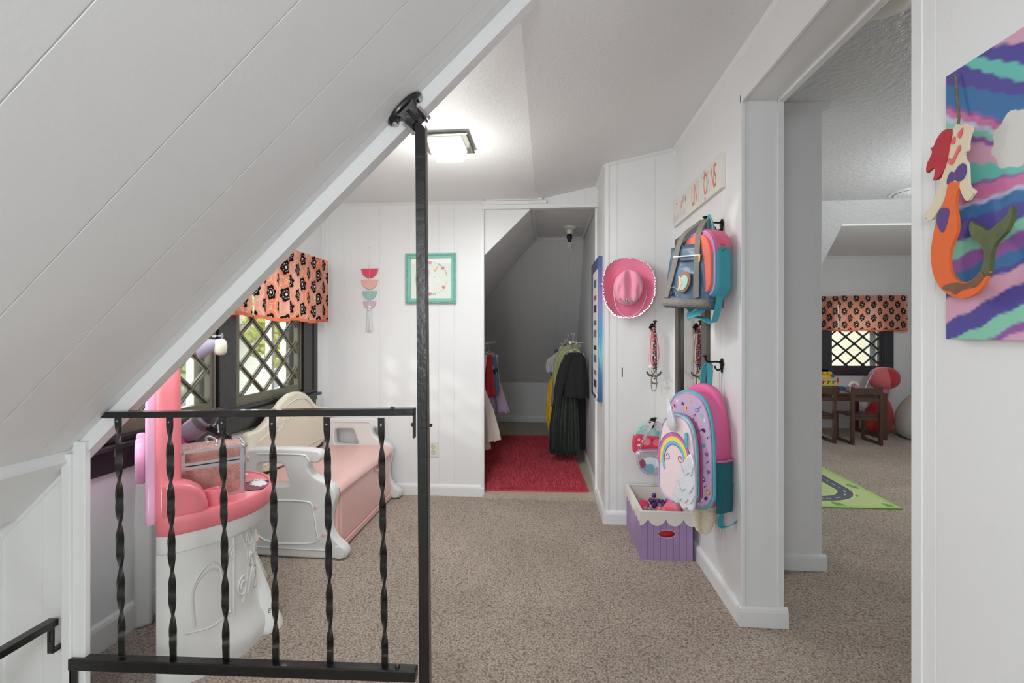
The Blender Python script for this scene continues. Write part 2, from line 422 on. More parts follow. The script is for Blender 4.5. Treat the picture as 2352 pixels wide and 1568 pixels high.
paneled('wall_right', [rect(-.6, 6.0, 0, 2.3)], (4.37, 0, 0), ey, ez, (-1, 0, 0), [4.5, 4.8, 5.1, 5.35, 5.62, 5.8], th=.1)

# closet: flat ceiling, left slope, back slope, knee wall
paneled('ceiling', [rect(3.24, 4.43, -.12, .37)], (0, 0, 2.06), ey, ex, (0, 0, -1), [3.5, 3.75, 3.95, 4.15, 4.3], th=.03)
cl_n = (math.sin(R(45)), 0, -math.cos(R(45)))
paneled('ceiling', [rect(3.262, 5.9, -1.9, .02)], (-.10, 0, 2.045), ey, (math.cos(R(45)), 0, math.sin(R(45))), cl_n, [3.5, 3.6, 3.75, 3.95, 4.1, 4.4, 4.8], th=.03)
bang = math.atan2(2.06 - .504, 5.9 - 4.40)
paneled('ceiling', [rect(-1.4, .36, -.02, 2.17)], (0, 5.9, .504), ex, (0, -math.cos(bang), math.sin(bang)), (0, -math.sin(bang), -math.cos(bang)), [-1.0, -.66, -.43, -.3, -.05, .12, .22], th=.03)
paneled('wall_back', [rect(-1.5, .36, 0, .52)], (0, 5.88, 0), ex, ez, (0, -1, 0), [-1.1, -.66, -.33, -.06, .2], th=.03)
paneled('wall_left', [rect(3.26, 5.95, 0, .9)], (-1.3, 0, 0), ey, ez, ex, [3.6, 4.2, 4.8], th=.03)
mk('trim_7', G_prism([(-.53, 2.05), (-.095, 2.05), (-.095, 2.035), (-.53, 1.61)], (0, 3.262, 0), ex, ez, ey, -.02, 0), M_wall, smooth=None, kind='structure')
# small crown strips inside the closet
mk('trim_8', join(G_tube([(-.10, 3.28, 2.04), (-.10, 4.42, 2.04)], .012, 6), G_tube([(-.10, 4.41, 2.045), (.35, 4.41, 2.045)], .012, 6),
   G_tube([(-.10, 4.41, 2.045), (-1.05, 5.33, 1.09)], .012, 6), G_tube([(.345, 3.28, 2.05), (.345, 4.42, 2.05)], .012, 6)), M_trim, kind='structure')

# closet door surround
mk('trim_9', join(G_box(-.462, -.437, YB - .014, 3.262, 0, 2.055), G_box(-.455, .354, YB - .02, YB + .03, 2.02, 2.05),
   G_box(-.45, .0, YB - .026, YB, 2.05, 2.075), G_box(.338, .354, YB + .012, YB + .04, 0, 2.03)), M_trim, smooth=None, bevel=.002, kind='structure')
mk('trim_10', G_box(-.42, -.03, YB - .03, YB, 2.076, 2.094), M_trim, smooth=None, kind='structure')

# skirting boards (bevelled top)
def skirt(name, a, b, n, h=.078, t=.016):
    a = Vector((*a, 0)); b = Vector((*b, 0)); u = (b - a).normalized(); n = Vector((*n, 0))
    return mk(name, G_prism([(0, -.02), (t, -.02), (t, h - .02), (t * .8, h - .008), (t * .35, h), (0, h)], a, n, ez, u, 0, (b - a).length), M_trim, smooth=None, kind='structure')
skirt('baseboard_back', (-1.1, YB), (-.437, YB), (0, -1)); skirt('baseboard_back', (CXR, YH), (RX, YH), (0, -1))
skirt('baseboard_left', (WX, 1.26), (WX, YB), (1, 0), h=.105)
skirt('baseboard_right', (CXR, YH - .016), (CXR, 5.88), (-1, 0)); skirt('baseboard_right', (RX, 1.894), (RX, YH), (-1, 0))
skirt('baseboard_right', (RX, -1.4), (RX, 1.03), (-1, 0))
skirt('baseboard_right', (RX - .016, 1.885), (.940, 1.885), (0, -1))
skirt('baseboard_back', (.925, 2.35), (1.351, 2.35), (0, -1)); skirt('baseboard_back', (-1.3, 5.88), (CXR, 5.88), (0, -1), h=.1)
skirt('baseboard_back', (2.5, Y2), (4.4, Y2), (0, -1), h=.1); skirt('baseboard_right', (4.37, 2), (4.37, Y2), (-1, 0), h=.1)
# crowns
def crown(name, a, b, n, s=.026):
    a, b = Vector(a), Vector(b); u = (b - a).normalized(); n = Vector(n)
    return mk(name, G_prism([(0, 0), (s, 0), (s * .8, -s * .35), (s * .3, -s * .9), (0, -s * 1.1)], a, n, ez, u, 0, (b - a).length), M_trim, smooth=None, kind='structure')
crown('trim_11', (RX, -1.4, Z2 + .002), (RX, YH, Z2 + .002), (-1, 0, 0)); crown('trim_12', (WX, YB, Z1 + .002), (-.42, YB, Z1 + .002), (0, -1, 0), .018)
crown('trim_13', (CXR, YH, 2.176), (RX, YH, Z2), (0, -1, 0), .02); crown('trim_14', (CXR, YH - .0, 2.176), (CXR, YB, 2.176), (-1, 0, 0), .02)
crown('trim_15', (.93, 2.35, 2.262), (1.36, 2.35, 2.262), (0, -1, 0), .03); crown('trim_16', (2.57, Y2, 2.087), (4.4, Y2, 2.087), (0, -1, 0), .03)
# casing of the wide opening: jamb face, head soffit, edge beads
mk('trim_17', join(G_box(RX - .002, .925, 1.886, 1.912, 0, HD), G_box(RX - .006, RX + .012, 1.878, 1.915, 0, HD + .006), G_box(.905, .928, 1.880, 1.915, 0, HD)), M_trim, smooth=None, bevel=.002, kind='structure')
mk('trim_18', join(G_box(RX, .922, 1.05, 1.889, HD - .02, HD), G_box(RX - .006, RX + .006, 1.05, 1.889, HD - .026, HD + .012), G_box(.905, .93, 1.05, 1.889, HD - .03, HD)), M_trim, smooth=None, bevel=.002, kind='structure')
mk('trim_19', join(G_box(RX, .925, 1.012, 1.032, 0, HD), G_box(RX - .003, RX + .012, 1.006, 1.034, 0, HD + .01)), M_trim, smooth=None, bevel=.002, kind='structure')
mk('trim_20', join(G_box(WX, WX + .02, YB - .02, YB, 0, Z1), G_box(RX - .012, RX, YH - .012, YH, 0, Z2 - .02), G_box(CXR - .004, CXR + .02, YH - .006, YH + .02, 0, 2.17)), M_trim, smooth=None, kind='structure')
# slot in the hat wall where a latch sat
mk('trim_21', G_box(.453, .460, YH - .002, YH + .001, .885, .942), mat('slot_shadow_paint', (92, 84, 66), .6), smooth=None, kind='structure')

# ------------------------------------------------------------------ windows
def lattice_sash(win, o, u, n, a0, a1, z0, z1, mp, fw=.03, dp=.03, px=.165, pz=.165, ph=(0, 0), m2=None):
    """one leaded-style wooden sash: frame, diagonal muntins, diamond panes; (u,z) plane, n points into the room"""
    o = Vector(o); O = lambda: o
    fr = join(*[G_prism(q, o, u, ez, n, -dp, 0) for q in (rect(a0 - fw, a0, z0 - fw * 1.6, z1 + fw), rect(a1, a1 + fw, z0 - fw * 1.6, z1 + fw), rect(a0, a1, z0 - fw * 1.6, z0), rect(a0, a1, z1, z1 + fw))],
              *[G_prism(q, o, u, ez, n, -dp * .6, .006) for q in (rect(a0 - fw * .95, a0 - fw * .5, z0 - fw, z1), rect(a1 + fw * .5, a1 + fw * .95, z0 - fw, z1))])
    s = mk('sash', fr, mp, win, smooth=None, world=True, bevel=.002, seg=1)
    # lines: (u - u0)/px +- (z - z0)/pz = k
    def diag(k, sgn):
        pts = []
        f = lambda uu, zz: (uu - a0 - ph[0]) / px + sgn * (zz - z0 - ph[1]) / pz - k
        for A, B in (((a0, z0), (a1, z0)), ((a1, z0), (a1, z1)), ((a1, z1), (a0, z1)), ((a0, z1), (a0, z0))):
            fa, fb = f(*A), f(*B)
            if (fa < 0) != (fb < 0):
                t = fa / (fa - fb); pts.append((A[0] + (B[0] - A[0]) * t, A[1] + (B[1] - A[1]) * t))
        return pts
    for sgn in (1, -1):
        for k in range(-12, 16):
            p = diag(k, sgn)
            if len(p) == 2 and math.dist(*p) > .02:
                d = Vector((p[1][0] - p[0][0], p[1][1] - p[0][1])).normalized(); w = Vector((-d.y, d.x))
                q = lambda hw: [tuple(Vector(p[0]) + w * hw), tuple(Vector(p[0]) - w * hw), tuple(Vector(p[1]) - w * hw), tuple(Vector(p[1]) + w * hw)]
                mk('muntin', join(G_prism(q(.010), o, u, ez, n, -dp * .8, -.012 + .0006 * sgn), G_prism(q(.0045), o, u, ez, n, -.012, -.003 + .0006 * sgn)), mp, s, smooth=None, world=True)
    # panes: diamonds clipped to the opening
    for i in range(-12, 16):
        for j in range(-16, 16):
            c = [(a0 + ph[0] + px * (i + j + dx) / 2, z0 + ph[1] + pz * (i - j + dz) / 2) for dx, dz in ((0, 0), (1, 1), (2, 0), (1, -1))]
            c = clip(c, 0, a0, a1); c = clip(c, 1, z0, z1) if len(c) > 2 else []
            if len(c) > 2 and abs(sum(c[a][0] * c[(a + 1) % len(c)][1] - c[(a + 1) % len(c)][0] * c[a][1] for a in range(len(c)))) > .002:
                mk('pane', G_prism(c, o, u, ez, n, -.017, -.014), M_glass, s, smooth=None, world=True)
    return s
# left window
w1 = mk('window_1', join(*[G_prism(q, (WX - .02, 0, 0), ey, ez, ex, -.09, .03) for q in (rect(1.38, 1.50, .735, 1.64), rect(2.16, 2.285, .735, 1.64), rect(2.955, 3.09, .735, 1.64), rect(1.38, 3.09, 1.56, 1.64), rect(1.38, 3.09, .735, .765))]), M_dark, smooth=None, kind='structure', bevel=.003)
lattice_sash(w1, (WX - .005, 0, 0), ey, ex, 2.33, 2.905, .815, 1.56, M_olive, fw=.035, px=.204, pz=.166, ph=(.127, .079))
lattice_sash(w1, (WX - .005, 0, 0), ey, ex, 1.54, 2.115, .815, 1.56, M_olive, fw=.035, px=.204, pz=.166, ph=(.065, .079))
mk('window_sill', join(G_box(WX, WX + .05, 1.36, 3.12, .722, .742), G_box(WX, WX + .018, 1.36, 3.10, .742, .765)), M_dark, w1, smooth=None, world=True, bevel=.004)
mk('apron', join(G_box(WX, WX + .018, 1.38, 3.10, .635, .722), G_box(WX, WX + .026, 1.38, 3.10, .690, .722)), M_dark, w1, smooth=None, world=True, bevel=.003)
mk('side_casing', G_box(WX, WX + .016, 3.075, 3.125, .742, 1.64), M_dark, w1, smooth=None, world=True)
lt = mk('catch', join(G_box(WX + .012, WX + .03, 2.105, 2.16, 1.13, 1.142), G_box(WX + .01, WX + .016, 2.16, 2.175, 1.12, 1.152), G_ball((WX + .035, 2.125, 1.136), .008)), M_steel, w1, world=True)
# storm-window frame outside (pale)
M_pale = mat('weathered_white_trim', (225, 222, 210), .6)
for a, b in ((1.52, 2.14), (2.30, 2.93)):
    mk('storm_frame', join(*[G_prism(q, (WX - .10, 0, 0), ey, ez, ex, -.02, .02) for q in (rect(a, a + .035, .78, 1.6), rect(b - .035, b, .78, 1.6), rect(a, b, .765, .80), rect((a + b) / 2 + .12, (a + b) / 2 + .15, .8, 1.6))]), M_pale, w1, smooth=None, world=True)

# playroom window
w2 = mk('window_2', join(*[G_prism(q, (0, Y2 + .02, 0), ex, ez, (0, -1, 0), -.09, .04) for q in (rect(3.30, 3.42, .64, 1.58), rect(4.06, 4.17, .64, 1.58), rect(3.30, 4.17, 1.52, 1.58), rect(3.30, 4.17, .64, .71))]), M_wdark, smooth=None, kind='structure', bevel=.003)
lattice_sash(w2, (0, Y2 - .01, 0), ex, (0, -1, 0), 3.467, 4.01, .755, 1.50, M_wdark, fw=.05, px=.197, pz=.17, ph=(.166, .183))
mk('window_sill', G_box(3.27, 4.19, Y2 - .05, Y2, .655, .68), M_wdark, w2, smooth=None, world=True, bevel=.004)
mk('storm_frame', join(*[G_prism(q, (0, Y2 + .10, 0), ex, ez, (0, 1, 0), -.02, .02) for q in (rect(3.44, 3.47, .7, 1.57), rect(3.96, 4.03, .7, 1.57), rect(3.44, 4.03, .70, .74))]), M_pale, w2, smooth=None, world=True)

# ------------------------------------------------------------------ outside: ground, neighbour houses, trees
M_siding = mat('pale_siding', (205, 203, 196), .7); M_roof = mat('grey_shingles', (150, 148, 146), .9, var=.2, vs=3)
M_leaf = mat('autumn_leaves', (176, 178, 96), .8, var=.35, vs=2.5); M_leaf2 = mat('green_leaves', (128, 150, 92), .8, var=.35, vs=2)
M_bark = mat('bark', (110, 100, 88), .9); M_pglass = mat('far_window_glass', (120, 130, 140), .15)
mk('ground', G_box(-60, 60, -40, 60, -3.2, -3.0), mat('lawn', (190, 190, 178), .95, var=.2, vs=.4), smooth=None, kind='structure', keep=True)
mk('pavement', G_box(-11.5, -7.5, -40, 60, -3.0, -2.97), mat('pale_asphalt', (190, 188, 184), .95), smooth=None, kind='structure', keep=True)
def house(x, y, w, d, h, rz, label, base):
    t = thing('house', label, 'house', (x, y, -3), rz, 'houses outside the windows')
    mk('wall', join(*[G_box(-w / 2 - .015 * (i % 2), w / 2 + .015 * (i % 2), -d / 2 - .015 * (i % 2), d / 2 + .015 * (i % 2), h * i / 16, h * (i + 1) / 16) for i in range(16)]), base, t, smooth=None)
    mk('roof', G_prism([(-w / 2 - .4, h), (w / 2 + .4, h), (0, h + w * .38)], (0, 0, 0), ex, ez, ey, -d / 2 - .3, d / 2 + .3), M_roof, t, smooth=None)
    for sx in (-1, 1):
        for k in range(3):
            for zz in (h * .22, h * .66):
                yy = (k - 1) * d * .3
                f = mk('window', G_box(*(sorted((sx * w / 2, sx * (w / 2 + .08)))), yy - .5, yy + .5, zz, zz + 1.2), M_pale, t, smooth=None)
                mk('pane', G_box(*(sorted((sx * (w / 2 + .08), sx * (w / 2 + .1)))), yy - .4, yy + .4, zz + .1, zz + 1.1), M_pglass, f, smooth=None)
    return t
house(-19, 21, 8, 11, 4.6, .0, 'pale sided house with grey roof beyond the diamond window above the bench', M_siding)
house(-21, 38, 9, 12, 5, .1, 'second pale house further along the street beyond the left window', mat('cream_siding', (214, 206, 184), .7))
house(7, 21, 12, 8, 5.2, .0, 'cream house filling the view through the playroom window', mat('tan_siding', (196, 188, 168), .8, var=.15, vs=1.5))
def tree(x, y, h, r, m, label, seed):
    t = thing('tree', label, 'tree', (x, y, -3), 0, 'trees outside the windows'); rr = random.Random(seed)
    mk('trunk', G_tube([(0, 0, 0), (.05, .02, h * .4), (0, .05, h * .8)], [.22, .16, .06], 8), M_bark, t)
    gs = []
    for i in range(420):
        a = rr.uniform(0, 6.28); q = rr.uniform(-1, 1); rad = r * rr.uniform(.5, 1) * math.sqrt(1 - q * q * .8)
        gs.append(G_ball((rad * math.cos(a), rad * math.sin(a), h * .72 + q * h * .3), rr.uniform(.10, .24), n=5, m=4))
    mk('crown', join(*gs), m, t, kind='stuff', smooth=None)
tree(-12.5, 21.5, 6.2, 1.9, M_leaf, 'yellow-green tree seen through the upper diamonds above the bench', 1)
tree(-13, 15.2, 5.6, 1.6, M_leaf2, 'green tree left of the yellow one, beyond the left window', 2)
tree(12.8, 14.4, 6, 1.7, M_leaf, 'yellowish tree behind the playroom window', 3)
# ================================================================== HALL OBJECTS
# ------------------------------------------------------------------ iron railing on the stair edge
def twisted(x0, x1, z0, z1, y, parent, name='baluster'):
    """square bar, flat at both ends, twisted between; leans from x0 (bottom) to x1 (top)"""
    rings = []; N = 72; w, t = .0088, .0026
    for i in range(N + 1):
        k = i / N; tw = min(1, max(0, (k - .045) / .91)); a = tw * math.pi * 5.0
        soft = sstep(.02, .10, k) * (1 - sstep(.90, .98, k)); ww = w; tt = t + (.0012) * soft
        c, s = math.cos(a), math.sin(a); x = x0 + (x1 - x0) * k; z = z0 + (z1 - z0) * k
        rings.append([(x + p * c - q * s, y + p * s + q * c, z) for p, q in ((-ww, -tt), (ww, -tt), (ww, tt), (-ww, tt))])
    return mk(name, G_loft(rings), M_iron, parent, smooth=35, world=True)
rl = thing('stair_railing', 'black wrought iron railing with twisted balusters across the stair edge', 'railing', (-.85, YR, 0))
mk('top_rail', G_prism([(-1.283, .905), (-.362, .925), (-.362, .944), (-1.266, .923)], (0, YR, 0), ex, ez, ey, -.014, .014), M_iron, rl, smooth=None, world=True, bevel=.0015)
mk('bottom_rail', join(G_prism([(-1.378, .176), (-.356, .198), (-.356, .230), (-1.378, .209)], (0, YR, 0), ex, ez, ey, -.018, .012),), M_iron, rl, smooth=None, world=True, bevel=.003)
for i, (a, b) in enumerate(zip((-1.241, -1.082, -.922, -.773, -.614, -.458), (-1.229, -1.071, -.911, -.763, -.604, -.447))):
    bl = twisted(b, a, .215, .915, YR + .002, rl)
    mk('rivet', G_tf(G_lathe([(.0001, .002), (.003, .0015), (.003, 0)], 8), Matrix.Translation((a + .001, YR - .0015, .895)) @ Euler((R(90), 0, 0)).to_matrix().to_4x4()), M_steel, bl, world=True)
# post: leans slightly, mitred top
po = mk('post', G_loft([[(x + dx, YR + dy, z + (dx + .0135) * tz) for dx, dy in ((-.0135, -.0135), (.0135, -.0135), (.0135, .0135), (-.0135, .0135))] for x, z, tz in ((-.3315, 0, 0), (-.3445, 1.738, -1.0))]), M_iron, rl, smooth=None, world=True, bevel=.0015)
mk('post_edge_strip', G_prism([(-.3172, 0), (-.3302, 1.718), (-.3298, 1.718), (-.3168, 0)], (0, YR, 0), ex, ez, ey, -.0115, .0115), mat('mottled_pale_iron', (118, 112, 100), .35, .5, var=.5, vs=25), po, smooth=None, world=True)  # paler mottled strip down the right face of the post
# flange at the sloping ceiling
fc = Vector((-.392, YR, 1.0)); fc.z = slope_z(fc.x) - .002
fm = frame_mtx(fc, su, ey, snn)
fl = mk('ceiling_flange', G_tf(join(G_loft([[(.062 * k * math.cos(a), .034 * k * math.sin(a), h) for a in np.linspace(0, 2 * math.pi, 28, endpoint=False)] for k, h in ((1, 0), (1, .005), (.93, .011), (.75, .014))]),
      G_loft([[(p * a, q * b, h) for p, q in ((-1, -1), (1, -1), (1, 1), (-1, 1))] for a, b, h in ((.034, .026, .01), (.026, .020, .022), (.0235, .0175, .058))]),
      G_box(-.0245, -.0185, -.02, .02, .04, .066), G_box(.0185, .0245, -.02, .02, .04, .066), G_box(-.005, .005, -.021, .021, .02, .058)), fm), M_iron, rl, smooth=40, world=True, bevel=.0015)
for q in (-.047, .047):
    mk('bolt', G_tf(join(G_lathe([(.0085, .012), (.0085, .017), (.005, .02)], 6, (q, 0, 0)), G_lathe([(.011, .0115), (.011, .0135)], 16, (q, 0, 0))), fm), M_steel, fl, world=True)
for q in (-.031, .031):
    mk('set_screw', G_tf(G_box(q - .004, q + .004, -.006, .006, .03, .07), fm), M_steel, fl, smooth=None, world=True)
mk('rail_bracket', join(G_box(-.366, -.361, YR - .008, YR + .008, .862, .935), G_tf(G_lathe([(.006, 0), (.006, .004), (.003, .007)], 10), Matrix.Translation((-.366, YR, .898)) @ Euler((0, R(-90), 0)).to_matrix().to_4x4()),
   G_tf(G_lathe([(.005, 0), (.005, .004), (.002, .007)], 10), Matrix.Translation((-.3195, YR, .897)) @ Euler((0, R(90), 0)).to_matrix().to_4x4())), M_iron, rl, world=True)
mk('rail_screw', G_lathe([(.007, 0), (.006, .004), (.002, .006)], 12, (-.425, YR, .942)), M_iron, rl, world=True)
mk('rail_screw', G_lathe([(.007, 0), (.006, .004), (.002, .006)], 12, (-.41, YR - .003, .229)), M_iron, rl, world=True)
mk('wall_bracket', join(G_box(-1.374, -1.352, YR - .016, YR - .012, .085, .19), G_box(-1.374, -1.37, YR - .016, YR + .002, .085, .19)), M_iron, rl, smooth=None, world=True)
mk('slot_screw', G_tf(G_lathe([(.004, 0), (.003, .002)], 10), Matrix.Translation((-1.363, YR - .016, .115)) @ Euler((R(90), 0, 0)).to_matrix().to_4x4()), M_steel, rl, world=True)

r2 = thing('stair_railing', 'short black iron guard rail end fixed to the white stairwell wall, lower left corner', 'railing', (-1.43, .9, -.3))
gx = -1.425
mk('top_rail', G_box(gx - .014, gx + .014, -.6, 1.238, .304, .324), M_iron, r2, smooth=None, world=True, bevel=.0015)
for yy in (.99, .85, .71): 
    rings = []
    for i in range(61):
        k = i / 60; a = min(1, max(0, (k - .05) / .9)) * math.pi * 5; c, s = math.cos(a), math.sin(a); z = -.42 + .725 * k
        rings.append([(gx + p * c - q * s, yy + p * s + q * c, z) for p, q in ((-.0035, -.009), (.0035, -.009), (.0035, .009), (-.0035, .009))])
    mk('baluster', G_loft(rings), M_iron, r2, smooth=35, world=True)
mk('wall_bracket', join(G_box(gx - .009, gx + .009, 1.226, 1.231, .235, .262), G_box(gx - .009, gx - .003, 1.226, 1.231, .262, .29), G_box(gx + .003, gx + .009, 1.226, 1.231, .262, .29), G_box(gx - .009, gx + .009, 1.226, 1.231, .29, .305), G_box(gx - .009, gx + .009, 1.226, 1.262, .228, .235)), M_iron, r2, smooth=None, world=True)

# ------------------------------------------------------------------ toy vanity
P_pink = mat('coral_pink_plastic', (236, 128, 138), .3, coat=.15); P_white = mat('white_plastic', (228, 228, 225), .35, bump=(30, .04, 'n')); P_cream = mat('cream_plastic', (232, 226, 206), .38)
P_peach = mat('pale_pink_plastic', (236, 192, 186), .35); P_lilac = mat('lilac_grey_plastic', (176, 166, 188), .4)
VC0 = (-1.40, 1.575); VR = R(41.9); VA, VB, VZ = .33, .262, .55
vt = thing('toy_vanity', 'pink and white plastic toy vanity table with tall pink mirror frame by the window', 'vanity', (*VC0, 0), VR)
def dshape(a, b, e=.85, x0=.04, n=36, r=.05):
    pts = []
    for i in range(n + 1):
        t = -math.pi / 2 + math.pi * i / n
        pts.append((x0 + a * math.copysign(abs(math.cos(t)) ** e, math.cos(t)), b * math.copysign(abs(math.sin(t)) ** .92, math.sin(t))))
    # squared back corners, slightly rounded
    return pts + [(x0 - r * .6, b * .97), (x0 - r, b * .9), (x0 - r, -b * .9), (x0 - r * .6, -b * .97)]
def stack(prof, n=36):
    return G_loft([[(x, y, z) for x, y in dshape(a, b, n=n)] for a, b, z in prof])
mk('base', stack([(VA * .93, VB * .99, 0), (VA * .94, VB * .99, .03), (VA * .92, VB * .97, .06), (VA * .86, VB * .92, .085), (VA * .82, VB * .88, .12), (VA * .80, VB * .86, .16), (VA * .80, VB * .86, .40), (VA * .80, VB * .87, .425), (VA * .89, VB * .95, .435), (VA * .94, VB * .98, .485), (VA * .93, VB * .97, .50)]), P_white, vt, smooth=50)
mk('tabletop', stack([(VA * .97, VB * .99, .495), (VA * 1.0, VB * 1.02, .505), (VA * 1.0, VB * 1.02, .545), (VA * .985, VB * 1.0, .556), (VA * .95, VB * .97, .558), (VA * .94, VB * .96, .553), (VA * .6, VB * .6, .553), (.02, .02, .553)]), P_pink, vt, smooth=50)
# raised scroll reliefs, arched door and seams on the base
def onbase(t, z, off=.0005):
    a, b = VA * .80 + off, VB * .862 + off
    return (.04 + a * math.copysign(abs(math.cos(t)) ** .85, math.cos(t)), b * math.copysign(abs(math.sin(t)) ** .92, math.sin(t)), z)
def scroll(t0, z0, s, flip=1, turns=1.6, n=26, tilt=0):
    pts = []
    for i in range(n):
        k = i / (n - 1); a = k * turns * 2 * math.pi; r = s * (1 - .8 * k)
        dx, dz = flip * r * math.cos(a), r * math.sin(a)
        pts.append(onbase(t0 + (dx * math.cos(tilt) - dz * math.sin(tilt)) / .33, z0 + dx * math.sin(tilt) + dz * math.cos(tilt)))
    return G_tube(pts, .0034, 6)
def curl(pts, r=.0034): return G_tube(spline([onbase(t, z) for t, z in pts], 5), r, 6)
rel = []
for t0, z0, s, fl_, tl in ((-.95, .36, .03, 1, .3), (-.55, .38, .04, -1, 0), (-.2, .33, .045, 1, .6), (.1, .38, .03, -1, 0), (-.75, .22, .04, 1, 1), (-.35, .2, .05, -1, .4), (.05, .22, .045, 1, 0), (-.5, .3, .03, 1, 2), (.35, .3, .04, 1, 1), (-.15, .17, .03, -1, 0), (.5, .2, .04, -1, 1)):
    rel.append(scroll(t0, z0, s, fl_, tilt=tl))
for p in (((-.8, .42), (-.62, .30), (-.75, .16)), ((-.3, .40), (-.42, .28), (-.25, .24), (-.2, .15)), ((.0, .30), (-.1, .36), (-.25, .30)), ((-.62, .18), (-.5, .25), (-.35, .27)), ((.2, .40), (.25, .25), (.15, .15))): rel.append(curl([(*q,) for q in p]))
mk('scroll_relief', join(*rel), P_white, vt, smooth=60)
arch = [(-1.42, .16), (-1.44, .27), (-1.38, .33), (-1.25, .36), (-1.14, .33), (-1.10, .25), (-1.08, .16)]
mk('arch_relief', join(curl(arch, .004), curl([(t * .97 - .04, z * .8 + .05) for t, z in arch], .003), curl([(-1.5, .15), (-1.25, .14), (-.98, .16)], .004)), P_white, vt, smooth=60)
for t in (-.93, .25): mk('seam', G_tube([onbase(t, .13, .001), onbase(t, .42, .001)], .004, 6), P_white, vt)
# shoulders at both ends of the back, with cup holder
def shoulder(sy):
    out = [(.005, .0), (.125, .0), (.13, .03), (.123, .06), (.105, .088), (.08, .106), (.045, .118), (.005, .12)]
    return G_prism(out, (0, sy * VB * .985, .545), ex, ez, (0, -sy, 0), 0, .085)
for sy in (-1, 1): mk('shoulder', shoulder(sy), P_pink, vt, smooth=40, bevel=.016, seg=4)
mk('cup_holder', join(G_loft([[(.155 + r * .8 * math.cos(a), -.185 + .6 * r * math.sin(a), z) for a in np.linspace(0, 2 * math.pi, 24, endpoint=False)] for r, z in ((.052, .545), (.046, .59), (.042, .603), (.034, .605), (.030, .598), (.028, .565), (.002, .562))])), P_pink, vt, smooth=50)
# mirror unit: back panel, pink arched frame, glass
back = smooth_poly([(-.24, .52), (.24, .52), (.25, .56), (.24, .60), (.22, .66), (.21, .80), (.20, 1.0), (.13, 1.10), (0, 1.13), (-.13, 1.10), (-.20, 1.0), (-.21, .80), (-.22, .66), (-.24, .60), (-.25, .56)], 2)
hole = smooth_poly([(-.15, .66), (.15, .66), (.17, .98), (0, 1.08), (-.17, .98)], 2)
mm = frame_mtx((.022, 0, 0), ey, ez, ex)
mk('mirror_frame', G_tf(G_plate([back, hole], .07, .02, 3), mm), P_pink, vt, smooth=50)
mk('mirror_glass', G_tf(G_plate([smooth_poly([(-.16, .65), (.16, .65), (.18, .98), (0, 1.09), (-.18, .98)], 2)], .012), mm), mat('mirror_glass', (230, 232, 235), .03, 1), vt, smooth=None)
M_translucent = mat('pale_pink_back_plastic', (236, 178, 212), .25, coat=.3)
mk('back_panel', G_tf(G_plate([[(a * .95, .52 + (b - .52) * .96) for a, b in back]], .03, .008), Matrix.Translation((-.045, 0, 0)) @ mm), M_translucent, vt, smooth=50)
mk('heart_ornament', G_tf(G_plate([smooth_poly([(0, .60), (.07, .66), (.11, .72), (.09, .78), (.04, .79), (0, .75), (-.04, .79), (-.09, .78), (-.11, .72), (-.07, .66)], 2)], .03, .01), Matrix.Translation((-.075, 0, 0)) @ mm), M_translucent, vt, smooth=50)
mk('lamp_knob', join(G_tf(G_lathe([(.034, 0), (.036, .02), (.026, .045), (.014, .07)], 18, (0, 0, 0)), Matrix.Translation((.10, -.13, 1.09)) @ Euler((0, R(70), 0)).to_matrix().to_4x4())), P_lilac, vt, smooth=50)
mk('lamp_cap', G_ball((.175, -.13, 1.10), .022, .026, .03, e=.7), P_cream, vt)
mk('back_wing', G_prism([(.28, .0), (.20, .0), (.22, .30), (.24, .56), (.28, .58), (.29, .40), (.30, .06)], (-.05, 0, 0), ey, ez, ex, -.03, .03), P_white, vt, bevel=.012, seg=3)
# torn sticker on the tabletop
def blotch(cx, cy, rx, ry, seed, n=40, j=.35):
    r = random.Random(seed); return [(cx + rx * math.cos(6.2832 * i / n) * (1 + r.uniform(-j, j)), cy + ry * math.sin(6.2832 * i / n) * (1 + r.uniform(-j, j))) for i in range(n)]
M_white = mat('white_paper', (240, 238, 240), .5)
mk('sticker', join(G_prism(blotch(.275, .135, .02, .03, 3), (0, 0, .554), ex, ey, ez, 0, .0006)), M_white, vt, smooth=None, label='small torn white scrap of sticker')
st = mk('sticker', G_prism(blotch(.30, -.06, .055, .065, 5, j=.12), (0, 0, .554), ex, ey, ez, 0, .0006), mat('sticker_plum', (122, 32, 68), .4), vt, smooth=None, label='torn plum and white picture sticker')
mk('sticker_tear', G_prism(blotch(.315, -.035, .028, .05, 8, j=.3), (0, 0, .5548), ex, ey, ez, 0, .0005), M_white, st, smooth=None)
mk('sticker_ring', join(*[G_box(.30 + .052 * math.cos(a) - .004, .30 + .052 * math.cos(a) + .004, -.06 + .062 * math.sin(a) - .004, -.06 + .062 * math.sin(a) + .004, .5549, .5556) for a in np.linspace(0, 5, 26)]), mat('sticker_ink', (26, 24, 40), .4), st, smooth=None)

